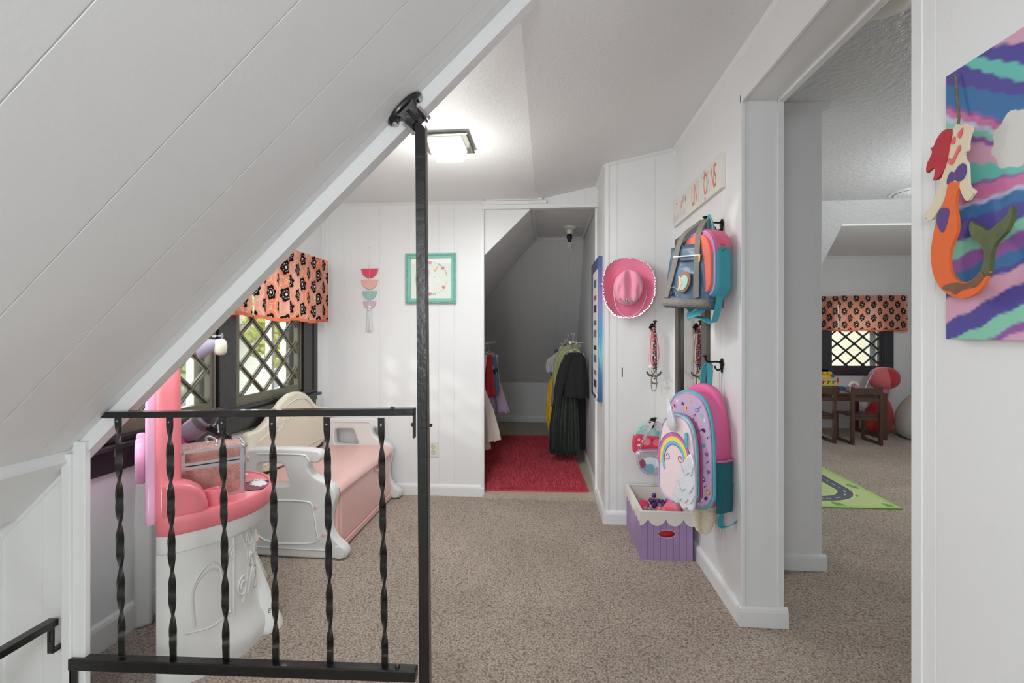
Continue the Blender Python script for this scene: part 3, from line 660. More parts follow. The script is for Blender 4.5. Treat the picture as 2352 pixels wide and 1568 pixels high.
# stool half hidden behind it
so = thing('toy_stool', 'white plastic toy stool with flared conical legs, mostly hidden behind the vanity', 'stool', (-1.31, 1.858, 0))
for i, f_ in enumerate(((-1.088, 1.735), (-1.42, 2.0), (-1.36, 2.06))):
    d_ = Vector((-1.31 + (f_[0] + 1.31) * .35, 1.858 + (f_[1] - 1.858) * .35, .26)); b_ = Vector((*f_, 0))
    mk('leg', G_loft([[tuple(b_.lerp(d_, k) + Vector((r_ * math.cos(a), r_ * math.sin(a), 0))) for a in np.linspace(0, 2 * math.pi, 22, endpoint=False)] for k, r_ in ((0, .052), (.04, .056), (.12, .052), (1, .024))]), P_white, so, smooth=50, world=True)
mk('seat', G_lathe([(.06, .25), (.085, .256), (.088, .27), (.07, .28), (.01, .283)], 28), P_peach, so, smooth=50)
mk('label_mark', G_tf(G_text('E', .022, .0008), Matrix.Translation((-1.062, 1.690, .08)) @ Euler((R(66), 0, R(20))).to_matrix().to_4x4()), mat('grey_ink', (90, 90, 95), .5), so, smooth=None, world=True)

# fluffy jewellery case
M_fur = mat('pink_fur', (248, 192, 180), .95, bump=(110, 1.0, 'n'), var=.14, vs=30, sheen=.4)
M_fur2 = mat('pale_pink_fur', (250, 216, 210), .95, bump=(110, 1.0, 'n'), var=.14, vs=30, sheen=.4)
jb = thing('jewellery_case', 'fluffy pink jewellery case with silver edges and handle on the vanity', 'case', (-1.251, 1.641, .5535), R(41.9))
BX, BY, BZ = .098, .066, .185
mk('body', join(G_box(-BX, BX, -BY, BY, .0, .118)), M_fur, jb, bevel=.004, smooth=40)
mk('lid', join(G_box(-BX, BX, -BY, BY, .135, .178)), M_fur, jb, bevel=.004, smooth=40)
def fuzz(x0, x1, y0, y1, z, n, seed, ax='z'):
    r = random.Random(seed); vs = []; fs = []
    for i in range(n):
        if ax == 'z': p = Vector((r.uniform(x0, x1), r.uniform(y0, y1), z)); d = Vector((r.uniform(-1, 1), r.uniform(-1, 1), 1.1))
        else: p = Vector((r.uniform(x0, x1), y0, r.uniform(z, y1))); d = Vector((r.uniform(-1, 1), -1.1, r.uniform(-1, .6)))
        d = d.normalized() * r.uniform(.004, .009); s = Vector((r.uniform(-1, 1), r.uniform(-1, 1), r.uniform(-1, 1))).normalized() * .0009
        k = len(vs); vs += [tuple(p - s), tuple(p + s), tuple(p + d)]; fs.append((k, k + 1, k + 2))
    return vs, fs
mk('fur', fuzz(-BX + .006, BX - .006, -BY + .006, BY - .006, .178, 5200, 1), M_fur2, jb, kind='stuff', smooth=None, label='pale fluffy lid top')
mk('fur', join(fuzz(-BX + .012, BX - .012, -BY, .110, .012, 5200, 2, 'y'), fuzz(-BX + .012, BX - .012, -BY, .168, .14, 2200, 3, 'y')), M_fur, jb, kind='stuff', smooth=None)
ed = []
for sx in (-1, 1):
    for sy in (-1, 1):
        ed.append(G_box(*sorted((sx * BX - .001 * sx, sx * (BX + .003))), *sorted((sy * (BY - .012), sy * (BY + .003))), 0, .18)); ed.append(G_box(*sorted((sx * (BX - .014), sx * (BX + .003))), *sorted((sy * BY, sy * (BY + .003))), 0, .18))
for z0, z1 in ((0, .008), (.112, .124), (.128, .138), (.172, .181)):
    for sy in (-1, 1): ed.append(G_box(-BX - .003, BX + .003, *sorted((sy * BY, sy * (BY + .0035))), z0, z1))
    for sx in (-1, 1): ed.append(G_box(*sorted((sx * BX, sx * (BX + .0035))), -BY, BY, z0, z1))
M_alu = mat('aluminium', (200, 200, 204), .28, .9)
mk('edge_trim', join(*ed), M_alu, jb, smooth=None)
for sx in (-1, 1): mk('corner', G_ball((sx * BX, -BY, .176), .010, .010, .009, 10, 8, .6), M_alu, jb)
mk('handle', join(G_tube(spline([(-.01, .045, .178), (-.014, .045, .197), (-.004, .03, .204), (.005, -.01, .204), (.012, -.03, .198), (.012, -.03, .178)], 5), .0045, 8), G_ball((-.01, .045, .18), .008), G_ball((.012, -.03, .18), .008)), M_alu, jb)

# things behind the case: hair dryer, pink frame, black comb, purple book
hd = thing('toy_hair_dryer', 'grey and lilac toy hair dryer leaning behind the fluffy case', 'hair dryer', (-1.44, 1.785, .556), 0)
mt = Matrix.Translation((-1.43, 1.785, .765)) @ Euler((0, R(52), R(10))).to_matrix().to_4x4()
mk('barrel', G_tf(G_lathe([(.018, -.06), (.036, -.05), (.042, -.02), (.042, .03), (.039, .035), (.039, .06)], 20), mt), P_lilac, hd, world=True)
mk('collar', G_tf(G_lathe([(.043, .025), (.0435, .05), (.038, .052)], 20), mt), mat('grey_plastic', (120, 116, 120), .35), hd, world=True)
mk('nozzle', G_tf(G_loft([[(a * math.cos(t), b * math.sin(t), z) for t in np.linspace(0, 6.2832, 20, endpoint=False)] for a, b, z in ((.037, .037, .05), (.030, .036, .075), (.012, .042, .11), (.011, .042, .118), (.007, .038, .112))]), mt), mat('dark_grey_plastic', (82, 78, 82), .3), hd, world=True)
mk('grip', G_tube([(-1.445, 1.785, .74), (-1.455, 1.785, .66), (-1.46, 1.785, .56)], [.02, .016, .015], 12), mat('deep_plum_plastic', (60, 34, 66), .35), hd, world=True)
M_mag = mat('magenta_plastic', (214, 96, 152), .35)
hm = thing('toy_hand_mirror', 'magenta ornate toy hand mirror leaning behind the fluffy case', 'hand mirror', (-1.385, 1.72, .556), R(15))
zz = []
mk('handle', G_tube(spline([(-.10, .03, .185), (-.07, .03, .175), (-.045, .03, .15), (-.02, .028, .125), (0, .025, .10)], 5), [.012] * 8 + [.009] * 8 + [.012] * 5, 8), M_mag, hm)
ring_ = [(.055 + .062 * math.cos(a) * (1 + .05 * math.sin(14 * a)), .032 * 0 + .06 * math.sin(a) * (1 + .05 * math.sin(14 * a))) for a in np.linspace(0, 6.2832, 84, endpoint=False)]
mk('frame', G_tf(G_plate([ring_, [(.055 + .04 * math.cos(a), .04 * math.sin(a)) for a in np.linspace(0, 6.2832, 30, endpoint=False)]], .014, .003), Matrix.Translation((0, .03, .07)) @ Euler((R(80), 0, 0)).to_matrix().to_4x4()), M_mag, hm, smooth=50)
mk('glass', G_tf(G_lathe([(.043, -.003), (.043, .003)], 24, (.055, 0, 0)), Matrix.Translation((0, .03, .07)) @ Euler((R(80), 0, 0)).to_matrix().to_4x4()), mat('small_mirror_glass', (200, 205, 215), .05, 1), hm)
M_purp = mat('purple_card', (92, 40, 140), .45)
pb = thing('picture_book', 'purple square book standing upright behind the fluffy case', 'book', (-1.335, 1.80, .556), R(35))
mk('cover', join(G_box(-.055, .055, -.011, -.008, 0, .15), G_box(-.055, .055, .008, .011, 0, .15), G_box(-.058, -.054, -.011, .011, 0, .15)), M_purp, pb, smooth=None)
mk('pages', G_box(-.053, .053, -.008, .008, .003, .147), M_white, pb, smooth=None)
mk('cover_border', join(*[G_box(a, b, -.012, -.011, c, d) for a, b, c, d in ((-.055, .055, .142, .15), (.047, .055, 0, .15), (-.055, .055, 0, .008))]), mat('pale_lilac', (190, 168, 226), .4), pb, smooth=None)
ch = thing('hair_comb', 'black toothed hair comb lying across the fluffy case', 'comb', (-1.285, 1.735, .742), R(-12), rot=(0, R(18), R(-12)))
mk('spine', G_box(-.075, .06, -.006, .006, 0, .012), M_iron, ch, smooth=None, bevel=.002)
for i in range(9): mk('tooth', G_box(-.062 + i * .013, -.056 + i * .013, -.004, .004, .012, .022), M_iron, ch, smooth=None)
ha = thing('hair_clip', 'small silver hair clip standing above the black comb', 'clip', (-1.292, 1.735, .757), 0)
mk('clip_bar', G_tube([(0, 0, 0), (-.006, 0, .032)], .003, 8), M_alu, ha); mk('clip_hinge', G_ball((0, 0, .002), .006), M_alu, ha)

# ------------------------------------------------------------------ toy bench
BN = thing('toy_bench', 'cream and pale pink plastic toy storage bench under the diamond window', 'bench', (-1.31, 2.74, 0))
side = [(-1.535, .005), (-1.575, .03), (-1.58, .48), (-1.565, .535), (-1.53, .556), (-1.30, .560), (-1.165, .556), (-1.142, .535), (-1.143, .505), (-1.17, .484), (-1.20, .492), (-1.215, .470), (-1.205, .440),
        (-1.175, .415), (-1.13, .395), (-1.09, .375), (-1.072, .345), (-1.07, .31), (-1.085, .26), (-1.10, .20), (-1.098, .15), (-1.075, .105), (-1.045, .08), (-1.02, .06), (-1.008, .035), (-1.012, .012), (-1.03, .0)]
win = [(-1.475, .37), (-1.32, .37), (-1.31, .385), (-1.325, .41), (-1.335, .45), (-1.345, .475), (-1.36, .482), (-1.47, .482), (-1.485, .47), (-1.485, .385)]
def bench_side(y, name, sgn):
    g = G_tf(G_plate([smooth_poly(side, 2), smooth_poly(win, 2)], .06, .012, 3), frame_mtx((0, y, 0), ex, ez, ey))
    s = mk(name, g, P_white, BN, smooth=50, world=True)
    rim = [(-1.51, .075), (-1.15, .075), (-1.165, .13), (-1.18, .22), (-1.19, .28), (-1.215, .295), (-1.51, .295)]
    pp = smooth_poly(rim, 2); yo = y - sgn * .031
    mk('panel_rim', G_tube([(a, yo, b) for a, b in pp], .005, 6, closed=True), P_white, s, world=True, smooth=60)
    pp = smooth_poly([(-1.55, .33), (-1.55, .53), (-1.21, .53), (-1.20, .52), (-1.225, .48), (-1.235, .46)], 1)
    mk('edge_bead', G_tube([(-1.56, yo, .055), (-1.05, yo, .045)], .005, 6), P_white, s, world=True, smooth=60)
    mk('arm_bead', G_tube([(p.x, yo, p.z) for p in spline([(-1.48, yo, .53), (-1.25, yo, .53), (-1.22, yo, .515), (-1.205, yo, .50)], 4)], .0045, 6), P_white, s, world=True, smooth=60)
    mk('scroll_foot', G_tf(G_lathe([(.0, .0), (.030, .004), (.034, .012), (.034, .03)][::-1] if False else [(.034, -.012), (.034, .006), (.030, .012), (.004, .014)], 24), Matrix.Translation((-1.047, y - sgn * .028, .04)) @ Euler((R(90 * sgn), 0, 0)).to_matrix().to_4x4()), P_white, s, world=True, smooth=50)
    mk('arm_scroll', G_tf(G_lathe([(.030, -.012), (.030, .004), (.026, .010), (.004, .012)], 24), Matrix.Translation((-1.172, y - sgn * .026, .522)) @ Euler((R(90 * sgn), 0, 0)).to_matrix().to_4x4()), P_white, s, world=True, smooth=50)
    for px_, pz_ in ((-1.535, .505), (-1.175, .265), (-1.13, .125)):
        mk('button', G_tf(G_lathe([(.0125, 0), (.011, .005), (.003, .007)], 16), Matrix.Translation((px_, y - sgn * .029, pz_)) @ Euler((R(90 * sgn), 0, 0)).to_matrix().to_4x4()), P_peach, s, world=True)
    return s
bench_side(2.30, 'side_panel', 1); bench_side(3.165, 'side_panel', 1)
yb0, yb1 = 2.33, 3.14
mk('chest', G_box(-1.56, -1.085, yb0, yb1, .012, .335), P_peach, BN, smooth=None, bevel=.008, world=True)
mk('front_panel', join(G_box(-1.09, -1.077, yb0 + .03, yb1 - .03, .05, .315), G_box(-1.09, -1.070, yb0 + .01, yb1 - .01, .012, .045)), P_peach, BN, smooth=None, bevel=.004, world=True)
sg = []
prof = [(-1.56, .338), (-1.56, .365), (-1.14, .372), (-1.09, .362), (-1.068, .345), (-1.062, .325), (-1.07, .312), (-1.08, .335)]
mk('seat', G_prism(prof, (0, 0, 0), ex, ez, ey, yb0, yb1), P_peach, BN, smooth=50, bevel=.006, seg=3, world=True)
hs = mk('handle_recess', join(G_tube([(-1.074, 2.83, .315), (-1.073, 2.835, .285), (-1.073, 2.86, .275), (-1.073, 2.91, .275), (-1.073, 2.935, .285), (-1.074, 2.94, .315)], .007, 8)), P_peach, BN, world=True)
mk('handle_slot', G_box(-1.078, -1.0745, 2.845, 2.925, .285, .312), mat('deep_coral_plastic', (214, 96, 66), .4), BN, smooth=None, world=True)
arch_ = [(2.27, .37), (2.27, .60), (2.275, .63), (2.30, .635), (2.36, .63), (2.43, .65), (2.50, .70), (2.58, .75), (2.67, .785), (2.75, .79), (2.83, .775), (2.90, .735), (2.97, .68), (3.03, .65), (3.10, .635), (3.17, .635), (3.19, .62), (3.19, .37)]
mk('backrest', G_tf(G_plate([smooth_poly(arch_, 2)], .045, .014, 3), frame_mtx((-1.555, 0, 0), ey, ez, ex)), P_cream, BN, smooth=50, world=True)
inner = [(2.36, .57), (2.45, .60), (2.53, .66), (2.62, .72), (2.74, .745), (2.85, .725), (2.94, .66), (3.02, .60), (3.10, .57)]
mk('backrest_groove', join(G_tube([(-1.532, p.x, p.y) for p in spline([(a, b, 0) for a, b in inner], 5)], .0045, 6), G_tube([(-1.532, 2.36, .43), (-1.532, 3.12, .43)], .005, 6), G_tube([(-1.532, 2.36, .43), (-1.532, 2.36, .57)], .004, 6)), P_cream, BN, smooth=60, world=True)
def sw(cx, cz, s, f=1): return G_tube([(-1.531, cx + f * s * (1 - .7 * k) * math.cos(k * 7), cz + s * (1 - .7 * k) * math.sin(k * 7)) for k in np.linspace(0, 1, 22)], .003, 6)
mk('floral_relief', join(sw(2.50, .575, .03), sw(2.52, .60, .02, -1), sw(2.60, .625, .025), sw(2.66, .65, .02, -1), sw(2.76, .655, .03), sw(2.83, .645, .028, -1), sw(2.90, .60, .025), G_tube([(-1.531, 2.52, .58), (-1.531, 2.61, .63), (-1.531, 2.70, .645), (-1.531, 2.80, .65)], .0028, 6)), P_cream, BN, smooth=60, world=True)

# ------------------------------------------------------------------ printed valances (flowers on orange)
ORA = rgb(240, 142, 108); ORB = rgb(246, 196, 180); BLK = rgb(34, 31, 33); OFF = rgb(250, 226, 214)
def valance_col(u, v, wid, hgt, tilex=.158, tiley=.158):
    x = u * wid; y = v * hgt
    base = lerp(ORA, ORB, .35 + .35 * math.sin(x * 21 + 1.3) * math.sin(y * 9 + x * 5))
    if y < .018: return rgb(236, 130, 100)
    for row in (0, 1):
        gx_ = (x / tilex + .5 * row) % 1 - .5; gy_ = ((y / tiley) + .5 * row) % 1 - .5
        px_, py_ = gx_ * tilex, gy_ * tiley
        r = math.hypot(px_, py_ * .82); a = math.atan2(py_, px_)
        R0 = .033 * (1 + .13 * math.cos(6 * a - 1.57)) 
        if r < R0:
            if r < .007: return OFF
            if .017 < r < .020 and math.sin(10 * a) > -.2: return OFF
            return BLK
        if .050 < r < .0535: base = lerp(base, OFF, .5)
        # pale ringed dots between
    gx_ = ((x / tilex) % 1 - 0) - .5; gy_ = (y / tiley * 2) % 1 - .5
    r = math.hypot(((x / (tilex / 2) + .5) % 1 - .5) * tilex / 2, ((y / (tiley / 2) + .5) % 1 - .5) * tiley / 2)
    if r < .010 and not r < .006: return lerp(base, OFF, .7)
    return base
def valance(name, o, u, n, wid, hgt, label, seed, folds=9, nu=300, nv=170, depth=.016, phase=0):
    r = random.Random(seed); fr = [(r.uniform(.7, 1.3) * folds, r.uniform(0, 6.28), r.uniform(.4, 1)) for _ in range(4)]
    O, U, N = Vector(o), Vector(u), Vector(n)
    def f(a, b):
        w = sum(k[2] * math.sin(6.283 * k[0] * a + k[1]) for k in fr) / 2.2
        d = depth * w * (1.15 - .55 * b) + (.004 if b > .9 else 0) * math.sin(a * 160)
        return O + U * (a * wid) + Vector((0, 0, 1)) * (b * hgt + .006 * math.sin(a * 14 + seed) * (1 - b)) + N * d
    g, c = colgrid(nu, nv, f, lambda a, b: valance_col(a * 1.18 + phase, b, wid, hgt))
    t = thing(name, label, 'curtain', O + U * wid / 2 + Vector((0, 0, hgt / 2)))
    mk('cloth', g, VCL, t, smooth=180, col=c, world=True)
    mk('curtain_rod', G_tube([tuple(O + U * -.01 + Vector((0, 0, hgt - .02)) - N * .02), tuple(O + U * (wid + .01) + Vector((0, 0, hgt - .02)) - N * .02)], .006, 8), M_trim, t, world=True)
    return t
# slightly see-through cotton: diffuse + translucent
VCL = bpy.data.materials.new('printed_cotton'); VCL.use_nodes = True
_n = VCL.node_tree.nodes; _l = VCL.node_tree.links; _n.remove(_n['Principled BSDF'])
_a = _n.new('ShaderNodeAttribute'); _a.attribute_name = 'Col'; _d = _n.new('ShaderNodeBsdfDiffuse'); _t = _n.new('ShaderNodeBsdfTranslucent'); _m = _n.new('ShaderNodeMixShader'); _m.inputs[0].default_value = .42
_l.new(_a.outputs[0], _d.inputs[0]); _l.new(_a.outputs[0], _t.inputs[0]); _l.new(_d.outputs[0], _m.inputs[1]); _l.new(_t.outputs[0], _m.inputs[2]); _l.new(_m.outputs[0], _n['Material Output'].inputs[0])
valance('valance', (WX + .085, 2.335, 1.222), ey, ex, .80, .435, 'orange valance with black flower print, hanging over the window beside the back wall', 1)
valance('valance', (WX + .085, 1.50, 1.235), ey, ex, .79, .42, 'orange valance partly cut off by the sloping ceiling, left of its twin', 2, phase=.4)
valance('valance', (3.50, Y2 - .08, 1.175), ex, (0, -1, 0), .78, .425, 'sunlit orange valance over the right part of the playroom window', 3, folds=6)
valance('valance', (2.95, Y2 - .08, 1.18), ex, (0, -1, 0), .54, .415, 'narrower orange valance at the left edge of the playroom window', 4, folds=6, phase=.2, nu=210)

# ------------------------------------------------------------------ back wall: hanging half-moons, framed unicorn, outlet
wh = thing('wall_hanging', 'string of four coloured half discs with white tassel on the back wall', 'wall hanging', (-1.265, YB - .01, 1.166))
mk('nail', G_tube([(-1.265, YB, 1.762), (-1.265, YB - .012, 1.765)], .002, 6), M_steel, wh, world=True)
mk('string', join(G_tube([(-1.265, YB - .010, 1.762), (-1.265, YB - .010, 1.66), (-1.266, YB - .010, 1.20)], .0012, 6), G_tube([(-1.265, YB - .01, 1.66), (-1.275, YB - .01, 1.617)], .001, 5), G_tube([(-1.265, YB - .01, 1.66), (-1.255, YB - .01, 1.617)], .001, 5)), M_trim, wh, world=True)
z = 1.614
for (w, h, c) in ((.062, .068, (226, 76, 104)), (.060, .068, (236, 184, 172)), (.053, .062, (158, 198, 188)), (.048, .052, (208, 182, 204))):
    pts = [(w * math.cos(a), h * math.sin(a)) for a in np.linspace(math.pi, 2 * math.pi, 26)]
    hdm = mk('half_disc', G_tf(G_plate([pts], .006, .0015, 1), frame_mtx((-1.265, YB - .008, z), ex, ez, (0, -1, 0))), mat('felt_%d_%d' % c[:2], c, .7), wh, smooth=40, world=True)
    mk('bead', join(G_ball((-1.262, YB - .012, z - h - .003), .0042, n=8, m=6), G_ball((-1.268, YB - .012, z - h - .009), .0042, n=8, m=6)), M_trim, hdm, world=True)
    z -= h + .012
ts = []
for i in range(60):
    a = rng.uniform(0, 6.28); q = rng.uniform(.3, 1)
    ts.append(G_tube([(-1.266, YB - .012, 1.335), (-1.266 + .014 * q * math.cos(a), YB - .014 + .008 * q * math.sin(a), 1.30), (-1.266 + .030 * q * math.cos(a), YB - .014 + .009 * q * math.sin(a), 1.166 + rng.uniform(-.004, .012))], .0014, 4))
tl_ = mk('tassel', join(*ts), M_trim, wh, world=True, kind='stuff')
mk('tassel_knot', join(G_ball((-1.266, YB - .014, 1.337), .016, .012, .012), G_lathe([(.012, 0), (.013, .006), (.012, .012)], 14, (-1.266, YB - .014, 1.312))), M_trim, wh, world=True)

fr = thing('framed_picture', 'square unicorn picture in beaded mint frame on the back wall', 'picture', (-.818, YB - .01, 1.36))
M_mint = mat('mint_paint', (128, 188, 172), .35)
fx0, fx1, fz0, fz1 = -1.0, -.637, 1.36, 1.717; fw = .036
mk('frame', join(*[G_prism(q, (0, YB, 0), ex, ez, (0, -1, 0), 0, .024) for q in ([(fx0, fz0), (fx1, fz0), (fx1 - fw, fz0 + fw), (fx0 + fw, fz0 + fw)], [(fx1, fz0), (fx1, fz1), (fx1 - fw, fz1 - fw), (fx1 - fw, fz0 + fw)], [(fx1, fz1), (fx0, fz1), (fx0 + fw, fz1 - fw), (fx1 - fw, fz1 - fw)], [(fx0, fz1), (fx0, fz0), (fx0 + fw, fz0 + fw), (fx0 + fw, fz1 - fw)])]), M_mint, fr, smooth=None, world=True, bevel=.003)
k = 22
for i in range(k):
    t = (i + .5) / k; a = .013
    for (cx, cz) in ((fx0 + a + t * (fx1 - fx0 - 2 * a), fz0 + a), (fx0 + a + t * (fx1 - fx0 - 2 * a), fz1 - a), (fx0 + a, fz0 + a + t * (fz1 - fz0 - 2 * a)), (fx1 - a, fz0 + a + t * (fz1 - fz0 - 2 * a))):
        if i == 0: bd = None
        b_ = bpy.data.objects.new('bead', BEAD) if 'BEAD' in globals() else None
        if b_ is None:
            g = G_ball((0, 0, 0), .0072, n=10, m=6); b_ = mk('bead', g, M_mint, fr, keep=True); BEAD = b_.data; b_.location = Vector((cx, YB - .024, cz)) - fr.location
        else: COL.objects.link(b_); b_.parent = fr; b_.location = Vector((cx, YB - .024, cz)) - fr.location
mk('mat_board', G_box(fx0 + fw, fx1 - fw, YB - .010, YB - .006, fz0 + fw, fz1 - fw), mat('ivory_card', (244, 240, 232), .6), fr, smooth=None, world=True)
pcx, pcz = -.815, 1.54; fy = YB - .0102
def flat(pts, m, name, d=.0007, y=fy, par=None): return mk(name, G_prism(pts, (pcx, y, pcz), ex, ez, (0, -1, 0), 0, d), m, par or fr, smooth=None, world=True)
M_rose = mat('rose_ink', (226, 110, 130), .7); M_lp = mat('pale_pink_ink', (244, 206, 212), .7); M_gold = mat('gold_ink', (206, 172, 96), .4, .3); M_lv = mat('leaf_ink', (150, 176, 148), .7); M_uni = mat('unicorn_ink', (250, 244, 242), .6)
uh = flat(smooth_poly([(-.045, -.10), (.01, -.10), (.015, -.05), (.025, -.03), (.055, -.035), (.068, -.02), (.06, .0), (.035, .025), (.025, .05), (.0, .06), (-.03, .045), (-.05, .0)], 2), M_uni, 'unicorn_head')
mk('unicorn_horn', G_prism([(.012, .052), (.028, .045), (.058, .098)], (pcx, fy - .0008, pcz), ex, ez, (0, -1, 0), 0, .0006), M_gold, fr, smooth=None, world=True)
mk('unicorn_mane', join(*[G_prism(smooth_poly(q, 2), (pcx, fy - .0008 - .0003 * i, pcz), ex, ez, (0, -1, 0), 0, .0005) for i, q in enumerate(([(-.01, .062), (-.04, .05), (-.065, .0), (-.06, -.06), (-.045, -.10), (-.03, -.10), (-.04, -.05), (-.03, .0), (-.005, .04)], [(-.02, .05), (-.035, .01), (-.03, -.04), (-.02, -.085), (-.012, -.08), (-.02, -.03), (-.015, .02)]))]), mat('mane_ink', (244, 196, 214), .7), fr, smooth=None, world=True)
mk('unicorn_eye', G_tube([(pcx + .018, fy - .0012, pcz + .012), (pcx + .025, fy - .0012, pcz + .007), (pcx + .033, fy - .0012, pcz + .012)], .0008, 4), BLKM if 'BLKM' in globals() else mat('black_ink', (40, 36, 38), .6), fr, world=True)
for i, a in enumerate((95, 40, -35, -95, 150, 205)):
    cx, cz = .108 * math.cos(R(a)), .112 * math.sin(R(a))
    rs = mk('rose', join(*[G_tf(G_lathe([(.013 - .003 * j, 0), (.012 - .003 * j, .0008)], 12), frame_mtx((pcx + cx + .001 * j, fy - .0006 * j, pcz + cz), ex, ez, (0, -1, 0))) for j in range(3)]), M_rose, fr, world=True)
    mk('sprig', join(*[G_tf(G_lathe([(.006, 0), (.005, .0005)], 8), frame_mtx((pcx + .112 * math.cos(R(a + d)), fy - .0002, pcz + .114 * math.sin(R(a + d))), ex, ez, (0, -1, 0))) for d in (-13, -20, -27, 13, 20)]), M_lv if i % 2 else M_lp, fr, world=True)
mk('glazing', G_box(fx0 + fw, fx1 - fw, YB - .0165, YB - .015, fz0 + fw, fz1 - fw), M_glass, fr, smooth=None, world=True)

P_ivory = mat('ivory_plastic', (226, 224, 214), .35)
def outlet(loc, rz, label):
    t = thing('wall_outlet', label, 'outlet', loc, rz)
    mk('cover_plate', G_box(-.035, .035, -.006, 0, -.057, .057), P_ivory, t, smooth=None, bevel=.003)
    for s in (-1, 1):
        rc = mk('receptacle', G_tf(G_lathe([(.0165, 0), (.0165, .003), (.015, .004)], 20), Matrix.Translation((0, -.006, s * .02)) @ Euler((R(90), 0, 0)).to_matrix().to_4x4()), mat('ivory_plastic_dark', (206, 204, 194), .35), t)
        for q in (-.005, .005): mk('slot', G_box(q - .0008, q + .0008, -.0106, -.0100, s * .02 - .002, s * .02 + .006), M_iron, rc, smooth=None)
    mk('screw', G_tf(G_lathe([(.003, 0), (.002, .0012)], 10), Matrix.Translation((0, -.006, 0)) @ Euler((R(90), 0, 0)).to_matrix().to_4x4()), M_steel, t)
    return t
outlet((-.803, YB, .327), 0, 'ivory double outlet low on the back wall behind the black post')
outlet((RX, 2.135, .325), R(-90), 'ivory double outlet on the right wall below the backpack')

# ------------------------------------------------------------------ ceiling light
cl = thing('ceiling_light', 'square brushed metal ceiling light with lit frosted glass shade', 'ceiling light', (-.478, 2.208, Z1))
M_nickel = mat('brushed_nickel', (150, 150, 142), .35, .9, var=.25, vs=30)
mk('base_plate', G_loft([[(s * x, s * y, z) for x, y in ((-1, -1), (1, -1), (1, 1), (-1, 1))] for s, z in ((.100, 0), (.118, -.018), (.110, -.021), (.085, -.012))]), M_nickel, cl, smooth=None)
mk('glass_shade', G_loft([[(s * x, s * y, z) for x, y in ((-1, -1), (1, -1), (1, 1), (-1, 1))] for s, z in ((.080, -.012), (.084, -.028), (.078, -.034), (.068, -.078), (.064, -.082))]), mat('lit_frosted_glass', (250, 250, 240), .4, emit=(250, 252, 238), es=.95), cl, smooth=None, bevel=.004)
ld = bpy.data.lights.new('ceiling_light_lamp', 'POINT'); ld.energy = 3.2; ld.shadow_soft_size = .07; ld.color = (1, .99, .93)
lo = bpy.data.objects.new('ceiling_light_lamp', ld); COL.objects.link(lo); lo.location = (-.478, 2.208, Z1 - .30)

area('ceiling_light_glow', (-.478, 2.208, Z1 - .088), (0, 0, 0), .2, .2, 4.5, (.95, .985, 1))
# ================================================================== RIGHT-HAND WALL, HAT WALL, CLOSET
def hook(loc, rz, label, group=None):
    """cast black coat hook; local -y points off the wall"""
    t = thing('coat_hook', label, 'hook', loc, rz, group)
    mk('backplate', join(G_ball((0, -.004, .012), .012, .006, .014, 12, 8), G_ball((0, -.004, -.012), .010, .006, .016, 12, 8), G_ball((-.012, -.004, 0), .009, .005, .009, 10, 6), G_ball((.012, -.004, 0), .009, .005, .009, 10, 6), G_ball((0, -.004, -.03), .007, .005, .008, 10, 6)), M_blackmetal, t)
    mk('arm', G_tube(spline([(0, 0, .008), (0, -.03, .010), (0, -.058, .010), (0, -.070, .018), (0, -.074, .030)], 5), .0042, 8), M_blackmetal, t)
    mk('knob', join(G_lathe([(.004, 0), (.012, .005), (.012, .009), (.004, .012)], 14, (0, -.074, .028))), M_blackmetal, t)
    mk('lower_hook', G_tube(spline([(0, 0, -.014), (0, -.018, -.026), (0, -.030, -.020), (0, -.033, -.008)], 4), .0036, 8), M_blackmetal, t)
    return t
HK = [hook((RX, 2.084, 1.625), R(-90), 'upper black coat hook on the right wall holding the blue tote bag'),
      hook((RX, 2.084, 1.015), R(-90), 'lower black coat hook on the right wall holding the unicorn backpack'),
      hook((.634, YH, 1.185), 0, 'black coat hook on the hat wall hung with bead necklaces'),
      hook((.634, YH, .618), 0, 'low black coat hook on the hat wall holding the two little purses'),
      ]
# ---- cowgirl hat
M_hat = mat('pink_felt', (238, 126, 158), .85, sheen=.4, bump=(200, .1, 'n')); M_hatl = mat('light_pink_felt', (244, 158, 184), .85, sheen=.4, bump=(200, .1, 'n'))
ht = thing('cowgirl_hat', 'pink felt cowgirl hat with silver sequin brim hanging on the wall', 'hat', (.478, YH - .02, 1.242))
hx, hz = .478, 1.42
def brim(a, k):
    # egg outline: broad top-left, narrower bottom
    rx = .150 * (1 + .05 * math.sin(a)); rz = .178
    e_ = .88; c, s = math.cos(a), math.sin(a)
    X_ = rx * math.copysign(abs(c) ** e_, c); Z_ = rz * math.copysign(abs(s) ** e_, s)
    ix, iz = .083 * c, .100 * s - .004
    x = ix + (X_ - ix) * k; z = iz + (Z_ - iz) * k
    lift = .060 * (abs(c) ** 2.2) * (k ** 1.8) - .012 * (abs(s) ** 2) * k
    return (hx + x, YH - .050 - lift, hz + z)
n = 64
mk('brim', G_loft([[brim(2 * math.pi * i / n, k) for i in range(n)] for k in np.linspace(0, 1, 9)], False, False), M_hat, ht, smooth=180, world=True, solid=.003)
